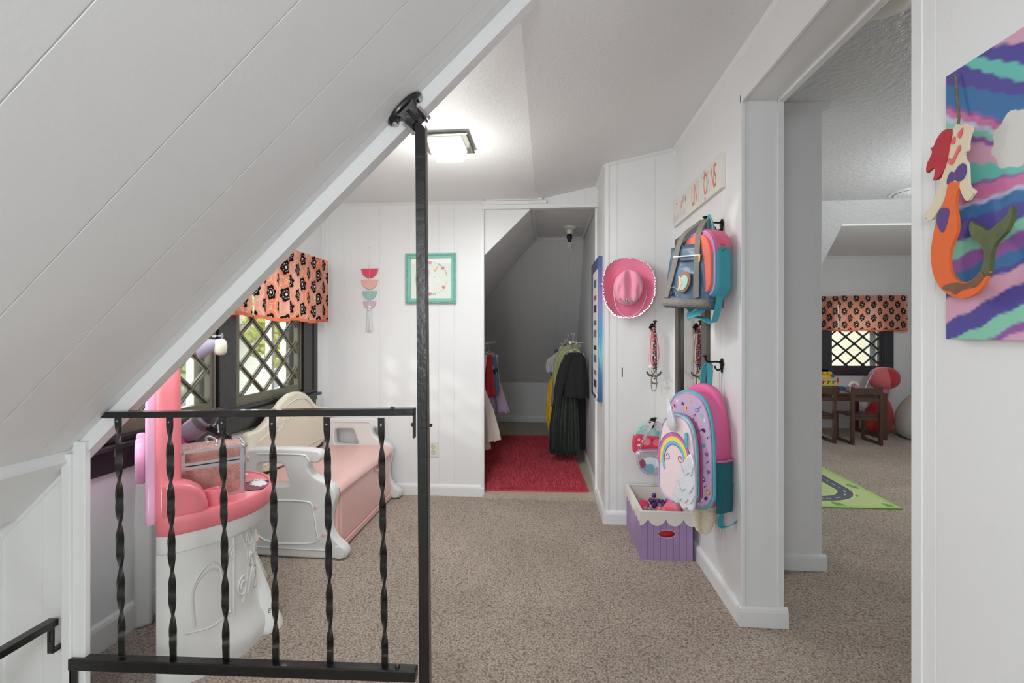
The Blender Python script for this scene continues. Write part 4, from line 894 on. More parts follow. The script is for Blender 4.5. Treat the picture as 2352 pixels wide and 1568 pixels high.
def crown_f(a, k):
    c, s = math.cos(a), math.sin(a); rr = math.sin(k * math.pi / 2) ** .62 if k > 0 else 0
    sq = 1 - .14 * (1 - rr)
    x = .084 * c * rr * (1 - .10 * (1 - k)) ; z = .102 * s * rr
    d = .098 * (1 - k ** 3.2) ** .6
    dent = .038 * math.exp(-((x / .020) ** 2)) * sstep(1.0, .45, k) * (1 - .5 * max(0, -s) * k)
    side = .016 * math.exp(-(((abs(x) - .055) / .016) ** 2)) * math.exp(-(((z + .035) / .04) ** 2))
    return (hx + x, YH - .050 - max(d - dent - side, 0), hz + z - .004 + .012 * (1 - k))
mk('crown', G_loft([[crown_f(2 * math.pi * i / n, k) for i in range(n)] for k in np.linspace(1, .02, 22)], False, True), M_hatl, ht, smooth=180, world=True)
sq = []
for i in range(230):
    a = 2 * math.pi * i / 230; p = brim(a, 1.0); j = rng.normal(0, .0022, 3)
    sq.append(G_ball((p[0] + j[0], p[1] - .002 + j[1], p[2] + j[2]), .0042, .0028, .0042, 5, 3))
M_seq = mat('silver_sequins', (225, 225, 228), .18, 1)
mk('sequin_trim', join(*sq), M_seq, ht, world=True, kind='stuff', smooth=None)
sq = []
for i in range(70):
    a = R(-75) + R(70) * i / 70; p = brim(a, .97); sq.append(G_ball((p[0] + .006, p[1] + .014 + rng.normal(0, .004), p[2] + rng.normal(0, .003)), .004, n=5, m=3))
mk('sequin_underside', join(*sq), mat('red_sequins', (170, 60, 66), .25, .7), ht, world=True, kind='stuff', smooth=None)
cs_ = spline([(hx - .086, YH - .075, hz - .015), (hx - .085, YH - .10, hz - .05), (hx - .07, YH - .10, hz - .12), (hx - .03, YH - .085, hz - .165), (hx + .02, YH - .085, hz - .172), (hx + .07, YH - .095, hz - .13), (hx + .10, YH - .10, hz - .06), (hx + .105, YH - .08, hz - .018)], 8)
mk('chin_cord', G_tube(cs_, .0022, 7), mat('pale_pink_cord', (246, 206, 216), .7), ht, world=True)
tj = []
for i in range(15):
    t = i / 14; x = -.055 + .11 * t; zq = -.072 - .022 * math.sin(t * math.pi) + .010 * abs(math.sin(t * 9)); tj.append(G_ball((hx + x, YH - .140 + .30 * abs(x) , hz + zq), .0046, .004, .0046, 6, 4))
tj.append(G_tube([(hx - .06 + .12 * t, YH - .138 + .3 * abs(-.06 + .12 * t), hz - .070 - .026 * math.sin(t * math.pi)) for t in np.linspace(0, 1, 14)], .0022, 6))
tj.append(G_tube([(hx - .02 + .055 * t, YH - .142 + .02 * t, hz - .078 + .012 * math.sin(t * 14)) for t in np.linspace(0, 1, 20)], .0018, 6))
mk('rhinestone_tiara', join(*tj), M_seq, ht, world=True)

# ---- necklaces, one object each
def necklace(label, cx, z0, w, drop, rb, cols, step, yoff, seed=0, metal=False, nb=6):
    t = thing('necklace', label, 'necklace', (cx, YH - .03, z0 - drop), 0, 'necklaces on the wall hook')
    L = []; N = 160
    for i in range(N + 1):
        a = i / N * 2 * math.pi; L.append(Vector((cx + w * math.sin(a) * (.35 + .65 * (1 - math.cos(a)) / 2), YH - yoff - .004 * math.sin(3 * a + seed), z0 - drop * (1 - math.cos(a)) / 2)))
    gs = []; ccs = []; acc = 0; k = 0
    for i in range(N):
        seg = (L[i + 1] - L[i]).length
        while acc < seg:
            p = L[i].lerp(L[i + 1], acc / seg); g = G_ball(tuple(p), rb, n=nb, m=4); gs.append(g); ccs += [rgb(cols[k % len(cols)])] * len(g[0]); k += 1; acc += step
        acc -= seg
    mk('beads', join(*gs), VCPM if metal else VCP, t, world=True, kind='stuff', col=ccs, smooth=180)
    return t
VCPM = mat('printed_metal', (255, 255, 255), .25, .9, vcol=True)
PK = [(240, 132, 140)]; MC = [(40, 44, 96), (40, 40, 60), (206, 160, 70), (50, 60, 110), (180, 100, 66), (120, 60, 80)]
necklace('outermost long strand of small coral-pink beads on the hat-wall hook', .628, 1.182, .026, .215, .0034, PK, .0072, .052)
necklace('second coral-pink bead strand, hanging a little right and lower', .637, 1.182, .034, .222, .0032, PK, .007, .046, 2)
necklace('short tight coral-pink bead strand in front', .632, 1.178, .018, .205, .0034, [(232, 104, 116)], .0072, .060, 4)
necklace('chunky navy and amber bead strand in the middle of the bunch', .634, 1.17, .008, .225, .0062, MC, .0118, .064, 5, nb=8)
necklace('navy and orange bead strand behind the chunky one', .638, 1.165, .012, .25, .0050, MC[2:] + MC[:2], .0105, .056, 6, nb=8)
necklace('silver rope chain hanging lowest in the bunch', .633, .985, .022, .178, .0030, [(190, 190, 186), (90, 88, 84)], .0056, .05, 7, True)
nk = thing('necklace', 'silver wire collar with wide dark stone crescent', 'necklace', (.634, YH - .03, .87), 0, 'necklaces on the wall hook')
mk('wire', G_tube([(.634 + .041 * math.sin(a) * (.25 + .75 * (1 - math.cos(a)) / 2), YH - .04, 1.17 - .275 * (1 - math.cos(a)) / 2) for a in np.linspace(0, 2 * math.pi, 60)], .0009, 5), M_alu, nk, world=True)
mk('stones', join(*[G_ball((.634 + .040 * math.sin(a), YH - .044, .925 - .030 * math.cos(a)), .0065, .003, .0065, 7, 5) for a in np.linspace(-1.35, 1.35, 13)]), mat('smoky_stone', (96, 94, 92), .2, .5), nk, world=True)
mk('shell_charm', G_ball((.612, YH - .066, .955), .013, .005, .014, 12, 8), mat('shell', (226, 222, 208), .4), nk, world=True)
mk('pendant', join(G_tube([(.636 + .016 * math.cos(a), YH - .062, .868 + .014 * math.sin(a)) for a in np.linspace(math.pi * 1.05, math.pi * 1.95, 14)], .005, 8), G_ball((.634, YH - .064, .888), .009, .004, .009), G_ball((.622, YH - .064, .91), .009, .004, .008), G_ball((.652, YH - .064, .905), .009, .004, .008)), mat('antique_silver', (150, 148, 140), .3, .85), nk, world=True)

# ---- two purses
def flatdecals(par, specs, o, u, v, n, name='print', mat_=None, base=0.0):
    gs = []; cc = []
    for i, (pts, c) in enumerate(specs):
        g = G_prism(pts, o, u, v, n, base + .0002 * (i % 9), base + .0006 + .0002 * (i % 9)); gs.append(g); cc += [rgb(c)] * len(g[0])
    return mk(name, join(*gs), mat_ or VCP, par, smooth=None, world=True, col=cc)
def ell(cx, cz, a, b, n=12, rot=0): return [(cx + a * math.cos(t) * math.cos(rot) - b * math.sin(t) * math.sin(rot), cz + a * math.cos(t) * math.sin(rot) + b * math.sin(t) * math.cos(rot)) for t in np.linspace(0, 2 * math.pi, n, endpoint=False)]
def star(cx, cz, r, k=5, rot=.3, q=.45): return [(cx + (r if i % 2 == 0 else r * q) * math.cos(rot + math.pi * i / k), cz + (r if i % 2 == 0 else r * q) * math.sin(rot + math.pi * i / k)) for i in range(2 * k)]
p1 = thing('purse', 'small red and teal purse behind the silver purse', 'purse', (.63, YH - .035, .42))
y_ = YH - .038
mk('bag_body', G_tf(G_plate([smooth_poly([(.515, .42), (.745, .43), (.75, .52), (.74, .535), (.62, .54), (.52, .56), (.508, .50)], 2)], .036, .012, 3), frame_mtx((0, y_, 0), ex, ez, (0, -1, 0))), mat('raspberry_vinyl', (208, 62, 92), .35), p1, smooth=50, world=True)
mk('teal_flap', G_tf(G_plate([smooth_poly([(.515, .53), (.74, .535), (.73, .55), (.66, .565), (.60, .60), (.56, .59), (.525, .57)], 2)], .020, .008, 2), frame_mtx((0, y_ + .004, 0), ex, ez, (0, -1, 0))), mat('pale_teal_vinyl', (158, 206, 196), .35), p1, smooth=50, world=True)
flatdecals(p1, [(star(.545, .522, .012, 6), (240, 200, 210)), (ell(.59, .51, .025, .022), (232, 130, 150)), (ell(.655, .505, .03, .022), (226, 110, 134)), (ell(.712, .512, .014, .016), (216, 150, 90)), (star(.54, .49, .01, 6), (240, 200, 210))], (0, y_ - .0178, 0), ex, ez, (0, -1, 0))
mk('zip_pull', join(G_tube([(.74, y_ - .01, .53), (.755, y_ - .012, .522), (.765, y_ - .012, .505)], .003, 6)), M_alu, p1, world=True)
mk('strap', G_strap(spline([(.53, y_, .56), (.57, y_ - .0, .60), (.62, y_ + .0, .628), (.66, y_, .60), (.72, y_, .54)], 5), .012, .002, (0, 1, 0)), mat('pale_teal_vinyl', (158, 206, 196), .35), p1, smooth=None, world=True)
p2 = thing('purse', 'shiny silver half-moon purse with chain strap on the low hook', 'purse', (.62, YH - .09, .325))
y_ = YH - .085
M_silv = mat('silver_vinyl', (206, 200, 212), .22, .55, bump=(22, .5, 'n'))
mk('bag_body', G_tf(G_plate([smooth_poly([(.525, .475), (.735, .475), (.742, .43), (.735, .375), (.70, .335), (.62, .322), (.56, .335), (.53, .375), (.52, .43)], 2)], .05, .018, 4), frame_mtx((0, y_, 0), ex, ez, (0, -1, 0))), M_silv, p2, smooth=50, world=True)
mk('piping', G_tube([(a, y_ - .025, b) for a, b in smooth_poly([(.533, .468), (.727, .468), (.734, .43), (.727, .38), (.695, .343), (.62, .331), (.566, .343), (.538, .38), (.53, .43)], 2)], .0028, 6, closed=True), mat('lilac_piping', (196, 176, 204), .3, .4), p2, world=True)
flatdecals(p2, [(ell(.60, .40, .055, .035, 16), (196, 212, 226)), (ell(.57, .375, .03, .02), (120, 150, 190)), (ell(.555, .395, .018, .026), (150, 70, 96)), (ell(.60, .37, .024, .026), (108, 166, 178)), (ell(.66, .40, .03, .03), (224, 224, 232)), (star(.645, .44, .010, 6), (240, 240, 250)), (star(.70, .42, .012, 6), (188, 170, 205)), (star(.68, .375, .009, 6), (240, 230, 245))], (0, y_ - .0252, 0), ex, ez, (0, -1, 0))
mk('zip', G_tube([(.53, y_ - .016, .474), (.73, y_ - .016, .476)], .003, 6), M_alu, p2, world=True)
for pth in ([(.54, y_, .475), (.553, y_ - .004, .50), (.565, y_ - .006, .525)], [(.72, y_, .475), (.715, y_ - .004, .50), (.70, y_ - .006, .535)]):
    a, b = Vector(pth[0]), Vector(pth[-1])
    for i in range(4):
        c = a.lerp(b, (i + .5) / 4); mk('chain_link', G_tube([(c.x + .006 * math.cos(t), c.y + (.003 if i % 2 else -.003) * math.cos(t), c.z + .010 * math.sin(t)) for t in np.linspace(0, 2 * math.pi, 12, endpoint=False)], .0018, 5, closed=True), M_alu, p2, world=True)
for pth in ([(.565, y_ - .006, .53), (.59, y_ - .004, .58), (.62, y_ + .018, .622), (.634, y_ + .03, .628)], [(.70, y_ - .006, .54), (.68, y_ - .004, .585), (.65, y_ + .018, .622), (.634, y_ + .03, .628)]):
    mk('strap', G_strap(spline(pth, 5), .018, .002, (.85, 0, .2)), mat('silver_lilac_strap', (206, 188, 204), .3, .3), p2, smooth=None, world=True)

# ---- wooden crate with scalloped top
cr = thing('toy_crate', 'lilac plank crate with white scalloped rim holding toys in the corner', 'crate', (.605, 2.595, 0))
cx0, cx1, cy0, cy1, ctz = .478, .736, 2.385, 2.81, .243
M_lil = mat('lilac_wood_paint', (164, 138, 182), .55, var=.05, vs=20); M_cw = mat('cream_wood_paint', (230, 226, 218), .5, var=.04, vs=10)
mk('inner_box', join(G_box(cx0 + .008, cx1 - .008, cy0 + .008, cy0 + .014, .01, ctz - .004)if False else G_box(cx0 + .008, cx1 - .008, cy1 - .014, cy1 - .008, .01, ctz - .004), G_box(cx0 + .008, cx0 + .014, cy0 + .008, cy1 - .008, .01, ctz - .004), G_box(cx1 - .014, cx1 - .008, cy0 + .008, cy1 - .008, .01, ctz - .004), G_box(cx0 + .008, cx1 - .008, cy0 + .008, cy1 - .008, .004, .012)), M_cw, cr, smooth=None, world=True)
hxc, hzc, ha_, hb_ = .607, .135, .043, .020
def plankpoly(a, b):
    if b < hxc - ha_ or a > hxc + ha_: return [[(a, 0), (b, 0), (b, ctz - .01), (a, ctz - .01)]]
    xs = np.linspace(a, b, 9); zt = [hb_ * math.sqrt(max(0, 1 - ((x - hxc) / ha_) ** 2)) for x in xs]
    return [[(a, 0), (b, 0)] + [(x, hzc - q) for x, q in zip(xs[::-1], zt[::-1])], [(x, hzc + q) for x, q in zip(xs, zt)] + [(b, ctz - .01), (a, ctz - .01)]]
npk = 8; pw = (cx1 - cx0) / npk
for i in range(npk): mk('plank', join(*[G_prism(q, (0, cy0, 0), ex, ez, ey, 0, .009) for q in plankpoly(cx0 + i * pw + .0008, cx0 + (i + 1) * pw - .0008)]), M_lil, cr, smooth=None, world=True)
npk2 = 12; pw = (cy1 - cy0 - .018) / npk2
for sx, xx in ((0, cx0), (1, cx1 - .009)):
    for i in range(npk2): mk('plank', G_box(xx, xx + .009, cy0 + .009 + i * pw + .0008, cy0 + .009 + (i + 1) * pw - .0008, 0, ctz - .01), M_lil, cr, smooth=None, world=True)
mk('hole_rim', G_tube([(hxc + ha_ * math.cos(t), cy0 - .0005, hzc + hb_ * math.sin(t)) for t in np.linspace(0, 2 * math.pi, 30, endpoint=False)], .0014, 6, closed=True), mat('pale_lilac_edge', (206, 192, 214), .6), cr, world=True)
def scallops(L, k, h0, h1):
    pts = [(0, 0), (0, -h0)]; w = L / k
    for i in range(k):
        for t in np.linspace(0, math.pi, 9)[1 if i else 0:]: pts.append((w * i + w / 2 - w / 2 * math.cos(t), -h0 - (h1 - h0) * math.sin(t) ** .7))
    return pts + [(L, -h0), (L, 0)]
def scallops2(L, half=True): # first and last are partial, as on the crate
    pts = [(0, 0)]; w = L / 3.1; s0 = -.5 * w * 1.05; x = 0; N = 90
    for i in range(N + 1):
        x = L * i / N; ph = ((x - s0) / w) % 1; pts.append((x, -.028 - .038 * math.sin(math.pi * ph) ** .6))
    return pts + [(L, 0)]
mk('scallop_trim', G_prism([(a, b) for a, b in scallops2(cx1 - cx0 + .012)], (cx0 - .006, cy0 - .006, ctz), ex, ez, ey, 0, .006), M_cw, cr, smooth=None, world=True)
for xx in (cx0 - .006, cx1): mk('scallop_trim', G_prism(scallops(cy1 - cy0 + .006, 6, .028, .058), (xx, cy0 - .0, ctz), ey, ez, ex, 0, .006), M_cw, cr, smooth=None, world=True)
mk('rim', join(G_box(cx0 - .006, cx1 + .006, cy0 - .006, cy0 + .012, ctz, ctz + .004), G_box(cx0 - .006, cx1 + .006, cy1 - .012, cy1 + .006, ctz, ctz + .004), G_box(cx0 - .006, cx0 + .012, cy0 + .012, cy1 - .012, ctz, ctz + .004), G_box(cx1 - .012, cx1 + .006, cy0 + .012, cy1 - .012, ctz, ctz + .004)), M_cw, cr, smooth=None, world=True)
# toys inside
def shoe(label, loc, rot, mcol, L=.15, msole=None, decals=None, strap=True):
    t = thing('toy_shoe', label, 'shoe', loc, 0, None, tuple(R(v) for v in rot))
    rings = []
    for k in np.linspace(0, 1, 15):
        x = -L / 2 + L * k; w = .026 + .010 * math.sin(k * math.pi) + .006 * (k > .5) * (k - .5); w *= min(1, math.sqrt(max(.05, 1 - ((k - .5) / .5) ** 6)))
        h = .055 * (1 - sstep(.25, .75, k)) + .032; h *= min(1, math.sqrt(max(.08, 1 - ((k - .5) / .5) ** 8)))
        rings.append([(x, w * math.copysign(abs(math.cos(a)) ** .8, math.cos(a)), .008 + h / 2 + h / 2 * math.copysign(abs(math.sin(a)) ** .8, math.sin(a))) for a in np.linspace(0, 2 * math.pi, 16, endpoint=False)])
    mk('upper', G_loft(rings), mcol, t, smooth=60)
    mk('sole', G_loft([[(L * .51 * math.copysign(abs(math.cos(a)) ** .7, math.cos(a)), .036 * math.copysign(abs(math.sin(a)) ** .8, math.sin(a)) * (1 + .12 * math.cos(a)), z) for a in np.linspace(0, 2 * math.pi, 24, endpoint=False)] for z in (0, .012)]), msole or M_white, t, smooth=40)
    if strap: mk('bow', join(G_ball((.02, .012, .075), .014, .012, .008, 10, 6), G_ball((.02, -.012, .075), .014, .012, .008, 10, 6), G_ball((.02, 0, .075), .006, n=8, m=6)), msole or M_white, t)
    if decals:
        for (a, b) in decals: mk('dot', G_ball((a, b, .066 - .03 * sstep(-.04, .04, a)), .010, .010, .006, 10, 6), M_reds, t)
    return t
M_reds = mat('red_dot_vinyl', (206, 40, 60), .4); M_hot = mat('hot_pink_vinyl', (226, 52, 104), .4); M_coral = mat('pink_vinyl', (236, 120, 140), .4)
shoe('hot pink toy shoe on end at the left of the crate', (.53, 2.60, .14), (20, -55, 80), M_hot, .17, mat('grey_sole', (150, 158, 160), .5))
shoe('white and pale pink toy shoe in the middle of the crate', (.60, 2.50, .145), (10, -20, 60), mat('pearl_white_vinyl', (236, 224, 224), .35), .15, M_coral)
shoe('pink toy shoe with red spots at the right of the crate', (.655, 2.54, .165), (30, 25, 118), M_coral, .17, M_reds, [(-.05, .0), (-.02, .02), (-.03, -.022), (.03, .01), (.05, -.01)], strap=False)
pp_ = thing('toy_pot', 'purple toy pot with magenta lid near the back corner of the crate', 'pot', (.690, 2.68, .135), 0, None, (R(20), R(12), 0))
mk('pot', G_lathe([(.025, 0), (.036, .02), (.038, .06), (.034, .085)], 20), mat('purple_plastic', (132, 60, 142), .3), pp_, smooth=50); mk('lid', G_lathe([(.036, .085), (.034, .098), (.01, .106), (.004, .106)], 20), M_mag, pp_, smooth=50)
fb = thing('fabric_bundle', 'red cloth bundle seen through the oval handle hole', 'cloth', (.60, 2.45, .02))
mk('cloth', G_ball((0, 0, .07), .10, .045, .065, 20, 12, .9), mat('red_satin', (196, 34, 44), .35, bump=(20, .8, 'n')), fb)
ph = thing('toy_hair_piece', 'dark purple frilly hair piece between the shoes', 'hair piece', (.61, 2.66, .13))
mk('frill', join(*[G_ball((rng.normal(0, .018), rng.normal(0, .018), .06 + rng.normal(0, .015)), .014, n=8, m=5) for _ in range(16)]), mat('plum_net', (84, 48, 104), .7), ph, kind='stuff')
mk('support', G_ball((0, 0, .01), .05, .05, .05), mat('pale_pink_cloth', (230, 190, 198), .8), ph)
pc = thing('soft_toy', 'pale pink soft toy filling the bottom of the crate', 'toy', (.60, 2.66, .012))
mk('body', G_ball((0, 0, .07), .10, .13, .07, 18, 10, .8), mat('pale_pink_cloth', (230, 190, 198), .8), pc)
mk('paw', G_ball((-.06, -.1, .04), .025, .03, .03), M_coral, pc)

# ---- wooden sign
sg_ = thing('wall_sign', 'long white wooden unicorn sign with pastel lettering high on the right wall', 'sign', (RX, 2.43, 1.78))
mk('board', G_box(RX - .018, RX, 2.05, 2.812, 1.778, 1.932), M_cw, sg_, smooth=None, world=True, bevel=.0012)
def sgm(y, z): return frame_mtx((RX - .0183, y, z), (0, -1, 0), ez, (-1, 0, 0))
cols_ = [('U', (168, 140, 96)), ('N', (236, 130, 124)), ('I', (190, 214, 204)), ('C', (206, 220, 212)), ('O', (232, 112, 118)), ('R', (182, 210, 198)), ('N', (234, 120, 124)), ('S', (170, 142, 90))]
for i, (c_, q) in enumerate(cols_):
    g = G_text(c_, .152, .0008, .43 if c_ != 'I' else .6)
    mk('letter', G_tf(g, sgm(2.462 - i * .0462 - (.012 if c_ == 'I' else 0) , 1.806)), mat('letter_%s_%d' % (c_, q[0]), q, .5), sg_, smooth=None, world=True)
M_faint = mat('faint_grey_ink', (206, 204, 198), .5)
g = G_text('Believe in', .075, .0008, .78); mk('letter_line', G_tf(g, sgm(2.795, 1.800)), M_faint, sg_, smooth=None, world=True)
def sgp(pts, m, nm): mk(nm, G_prism(pts, (RX - .0183, 0, 0), (0, 1, 0), ez, (-1, 0, 0), 0, .0007), m, sg_, smooth=None, world=True)
M_goldp = mat('gold_paint', (170, 142, 84), .4, .4)
sgp(star(2.56, 1.880, .020), M_goldp, 'star'); sgp(star(2.255, 1.790, .011), M_goldp, 'star'); sgp(star(2.74, 1.90, .007), M_goldp, 'star')
for k, q in enumerate(((236, 120, 130), (240, 200, 190), (190, 176, 214))):
    mk('shooting_trail', G_tube([(RX - .0185, 2.57 + .075 * math.sin(t), 1.862 + .008 * k + (.042 + .004 * k) * math.cos(t) * 1.0 - .02) for t in np.linspace(.15, 1.5, 12)], .002, 5), mat('trail_%d' % k, q, .5), sg_, world=True)
for a in np.linspace(20, 160, 7): sgp([(2.268 + .014 * math.cos(R(a)), 1.905 + .012 * math.sin(R(a))), (2.268 + .026 * math.cos(R(a)) - .001, 1.905 + .022 * math.sin(R(a))), (2.268 + .026 * math.cos(R(a)) + .0015, 1.905 + .022 * math.sin(R(a)))], M_goldp, 'spark')
sgp([(2.262, 1.888), (2.276, 1.888), (2.262, 1.918)], M_goldp, 'horn')

# ---- tall mirror
mi = thing('wall_mirror', 'tall mirror in dark bronze frame on the right wall behind the bags', 'mirror', (RX, 2.49, .275))
M_bronze = mat('dark_bronze', (84, 78, 72), .35, .3); M_bdark = mat('near_black_frame', (24, 22, 22), .3)
a0, a1, b0, b1 = 2.235, 2.748, .272, 1.695
def ringf(a0, a1, b0, b1, w): return [[(a0, b0), (a1, b0), (a1 - w, b0 + w), (a0 + w, b0 + w)], [(a1, b0), (a1, b1), (a1 - w, b1 - w), (a1 - w, b0 + w)], [(a1, b1), (a0, b1), (a0 + w, b1 - w), (a1 - w, b1 - w)], [(a0, b1), (a0, b0), (a0 + w, b0 + w), (a0 + w, b1 - w)]]
mk('frame', join(*[G_prism(q, (RX, 0, 0), ey, ez, (-1, 0, 0), 0, .026) for q in ringf(a0, a1, b0, b1, .052)]), M_bronze, mi, smooth=None, world=True, bevel=.005)
mk('inner_lip', join(*[G_prism(q, (RX, 0, 0), ey, ez, (-1, 0, 0), 0, .018) for q in ringf(a0 + .052, a1 - .052, b0 + .052, b1 - .052, .034)]), M_bdark, mi, smooth=None, world=True, bevel=.003)
mk('glass', G_box(RX - .007, RX, a0 + .08, a1 - .08, b0 + .08, b1 - .08), mat('silvered_mirror', (214, 212, 204), .012, 1), mi, smooth=None, world=True)

# ---- teal and pink backpack flat against the wall
b2 = thing('backpack', 'small pink and teal backpack hanging flat behind the blue tote', 'backpack', (.680, 2.02, 1.28), R(-74), None)
M_teal = mat('teal_nylon', (72, 166, 180), .5, bump=(12, .3, 'n')); M_pinkn = mat('pink_nylon', (238, 108, 150), .5, bump=(14, .3, 'n')); M_orange = mat('coral_nylon', (244, 120, 100), .45)
arch1 = smooth_poly([(-.115, .0), (.115, .0), (.12, .15), (.115, .24), (.06, .30), (-.06, .30), (-.115, .24), (-.12, .15)], 2)
mk('body', G_tf(G_plate([arch1], .085, .022, 3), frame_mtx((0, -.0, .0), ex, ez, (0, -1, 0))), M_teal, b2, smooth=50)
mk('top_panel', G_tf(G_plate([smooth_poly([(-.117, .17), (.117, .17), (.113, .245), (.06, .302), (-.06, .302), (-.113, .245)], 1)], .089, .02, 3), frame_mtx((0, -.0, .002), ex, ez, (0, -1, 0))), M_pinkn, b2, smooth=50)
mk('front_panel', G_tf(G_plate([[(a * .86, .02 + b * .88) for a, b in arch1]], .02, .006, 2), frame_mtx((0, -.045, .0), ex, ez, (0, -1, 0))), M_orange, b2, smooth=50)
mk('piping', G_tube([(a * .95, -.040, .01 + b * .95) for a, b in arch1], .005, 6, closed=True), mat('lilac_piping2', (180, 160, 214), .4), b2)
mk('loop', G_tube(spline([(-.02, .02, .29), (-.015, .015, .34), (0, .01, .372), (.015, .015, .34), (.02, .02, .29)], 5), .004, 6), M_teal, b2)
mk('strap', G_strap(spline([(.06, -.01, .02), (.03, -.04, -.03), (-.04, -.055, -.055), (-.065, -.04, -.03), (-.03, -.03, -.01)], 6), .032, .003, (0, .4, 1)), M_teal, b2, smooth=60)
mk('strap', G_strap(spline([(.09, .0, .03), (.085, -.01, -.04), (.07, -.02, -.085), (.03, -.03, -.07), (-.02, -.03, -.06)], 6), .03, .003, (0, 1, .2)), M_teal, b2, smooth=60)

# ---- blue tote bag
M_denim = mat('steel_blue_nylon', (72, 100, 126), .4, bump=(9, .5, 'n'), coat=.1); M_web = mat('grey_webbing', (134, 130, 122), .8, bump=(150, .5, 'n')); M_brown = mat('brown_felt', (160, 118, 98), .8)
tt_ = thing('tote_bag', 'steel blue tote bag with grey webbing handles hanging from the upper hook', 'bag', (.630, 2.06, 1.258), 0, None, (0, R(5), R(-60)))
prof2 = []
for k in np.linspace(0, 1, 14):
    z = .27 * k; w = .125 - .010 * k + (.012 if k < .25 else 0) * (1 - k * 4); d = .062 - .022 * k
    if k == 0: w *= .93; d *= .8
    prof2.append([(w * math.copysign(abs(math.cos(a)) ** .35, math.cos(a)), d * math.copysign(abs(math.sin(a)) ** .5, math.sin(a)) + .003 * math.sin(9 * a + 14 * k), z + .010 * math.cos(a) * k) for a in np.linspace(0, 2 * math.pi, 48, endpoint=False)])
mk('bag_body', G_loft(prof2, True, False), M_denim, tt_, smooth=60, solid=.003)
mk('bag_inside', G_lathe([(.01, 0), (.07, .002)], 16, (0, 0, .20)), M_bdark, tt_)
mk('base_band', G_loft([[(.129 * math.copysign(abs(math.cos(a)) ** .35, math.cos(a)), -.064 + 0 * a if math.sin(a) < 0 and False else .066 * math.copysign(abs(math.sin(a)) ** .5, math.sin(a)), z) for a in np.linspace(0, 2 * math.pi, 48, endpoint=False)] for z in (.006, .040)], False, False), M_web, tt_, smooth=60, solid=.004)
for q in (-1, 1):
    mk('front_web', G_strap(spline([(q * .085, -.070, .045), (q * .072, -.062, .12), (q * .060, -.054, .20), (q * .052, -.047, .27), (q * .040, -.030, .32), (q * .018, .010, .36), (q * .010, .040, .385)], 5), .028, .003, (1, 0, 0)), M_web, tt_, smooth=60)
    mk('handle', G_strap(spline([(q * .052, .045, .24), (q * .048, .046, .30), (q * .030, .052, .35), (q * .008, .060, .380)], 5), .026, .003, (1, .2, 0)), M_web, tt_, smooth=60)
mk('zip_pocket', join(G_tube([(-.075, -.052, .222), (.075, -.052, .222)], .0032, 6)), M_trim, tt_); mk('zip_pull', G_box(.072, .080, -.058, -.054, .192, .224), mat('brass', (170, 140, 80), .3, .9), tt_, smooth=None)
pa = mk('oval_patch', G_tf(G_plate([ell(0, 0, .034, .046, 28)], .006, .002), Matrix.Translation((.012, -.068, .11)) @ Euler((R(90), 0, R(0))).to_matrix().to_4x4() @ Matrix.Rotation(R(-22), 4, 'Z')), M_brown, tt_, smooth=50)
mk('patch_centre', G_tf(G_plate([ell(0, 0, .023, .033, 28)], .004, .001), Matrix.Translation((.014, -.073, .108)) @ Euler((R(90), 0, R(0))).to_matrix().to_4x4() @ Matrix.Rotation(R(-22), 4, 'Z')), mat('pale_mint_felt', (176, 206, 190), .8), pa, smooth=50)
mk('patch_strip', join(G_tube([(-.012, -.072, .135), (.003, -.074, .105), (-.010, -.074, .075)], .006, 6)), mat('cream_felt', (226, 210, 186), .8), pa)
mk('stitching', join(G_tube(spline([(-.08, -.069, .095), (-.06, -.070, .085), (-.04, -.070, .09), (-.02, -.070, .075), (-.03, -.070, .06), (-.015, -.070, .05)], 5), .0014, 5), ), mat('pale_thread', (150, 176, 190), .6), tt_)
mk('round_badge', G_tf(G_lathe([(.011, 0), (.010, .004), (.004, .005)], 16), Matrix.Translation((-.055, -.068, .062)) @ Euler((R(90), 0, 0)).to_matrix().to_4x4()), mat('brass_dark', (70, 60, 60), .4, .6), tt_)
mk('side_tab', G_strap([(.122, -.015, .262), (.130, -.018, .235), (.134, -.018, .19)], .036, .007, (0, 1, 0)), mat('dark_grey_webbing', (92, 90, 86), .8), tt_, smooth=None)
mk('clasp', G_tube([(.15 + .018 * math.cos(t), -.018, .25 + .012 * math.sin(t)) for t in np.linspace(0, 2 * math.pi, 14, endpoint=False)], .0025, 6, closed=True), mat('brass', (170, 140, 80), .3, .9), tt_)
mk('rolled_top', G_tube([(.05, .0, .272), (.12, .002, .262)], .014, 10), M_web, tt_)
mk('black_tip', G_ball((-.10, .035, .275), .018, .014, .018), M_bdark, tt_)

# ---- unicorn backpack
M_bpink = mat('bubblegum_nylon', (226, 104, 158), .5, bump=(7, .6, 'n')); M_lprint = mat('lilac_nylon', (206, 178, 210), .5); M_irid = mat('pearly_silver_vinyl', (236, 238, 244), .25, .15, bump=(26, .7, 'n'), coat=.4)
M_blush = mat('blush_vinyl', (244, 222, 226), .4); M_tmesh = mat('teal_mesh', (54, 150, 168), .6, bump=(420, 1, 'v'))
ub = thing('backpack', 'large unicorn backpack with silver horn and wing hanging from the lower hook', 'backpack', (.648, 2.035, .415), 0, None, (R(-3), R(-3), R(-57))); ub.scale = (.88, .9, .97)
def arch(w, h, top=.72): return smooth_poly([(-w, .0), (w, .0), (w * 1.02, h * .35), (w * .98, h * top), (w * .72, h * .93), (w * .25, h), (-w * .25, h), (-w * .72, h * .93), (-w * .98, h * top), (-w * 1.02, h * .35)], 2)
A1 = arch(.140, .50)
UF = lambda y: frame_mtx((0, y, 0), ex, ez, (0, -1, 0))
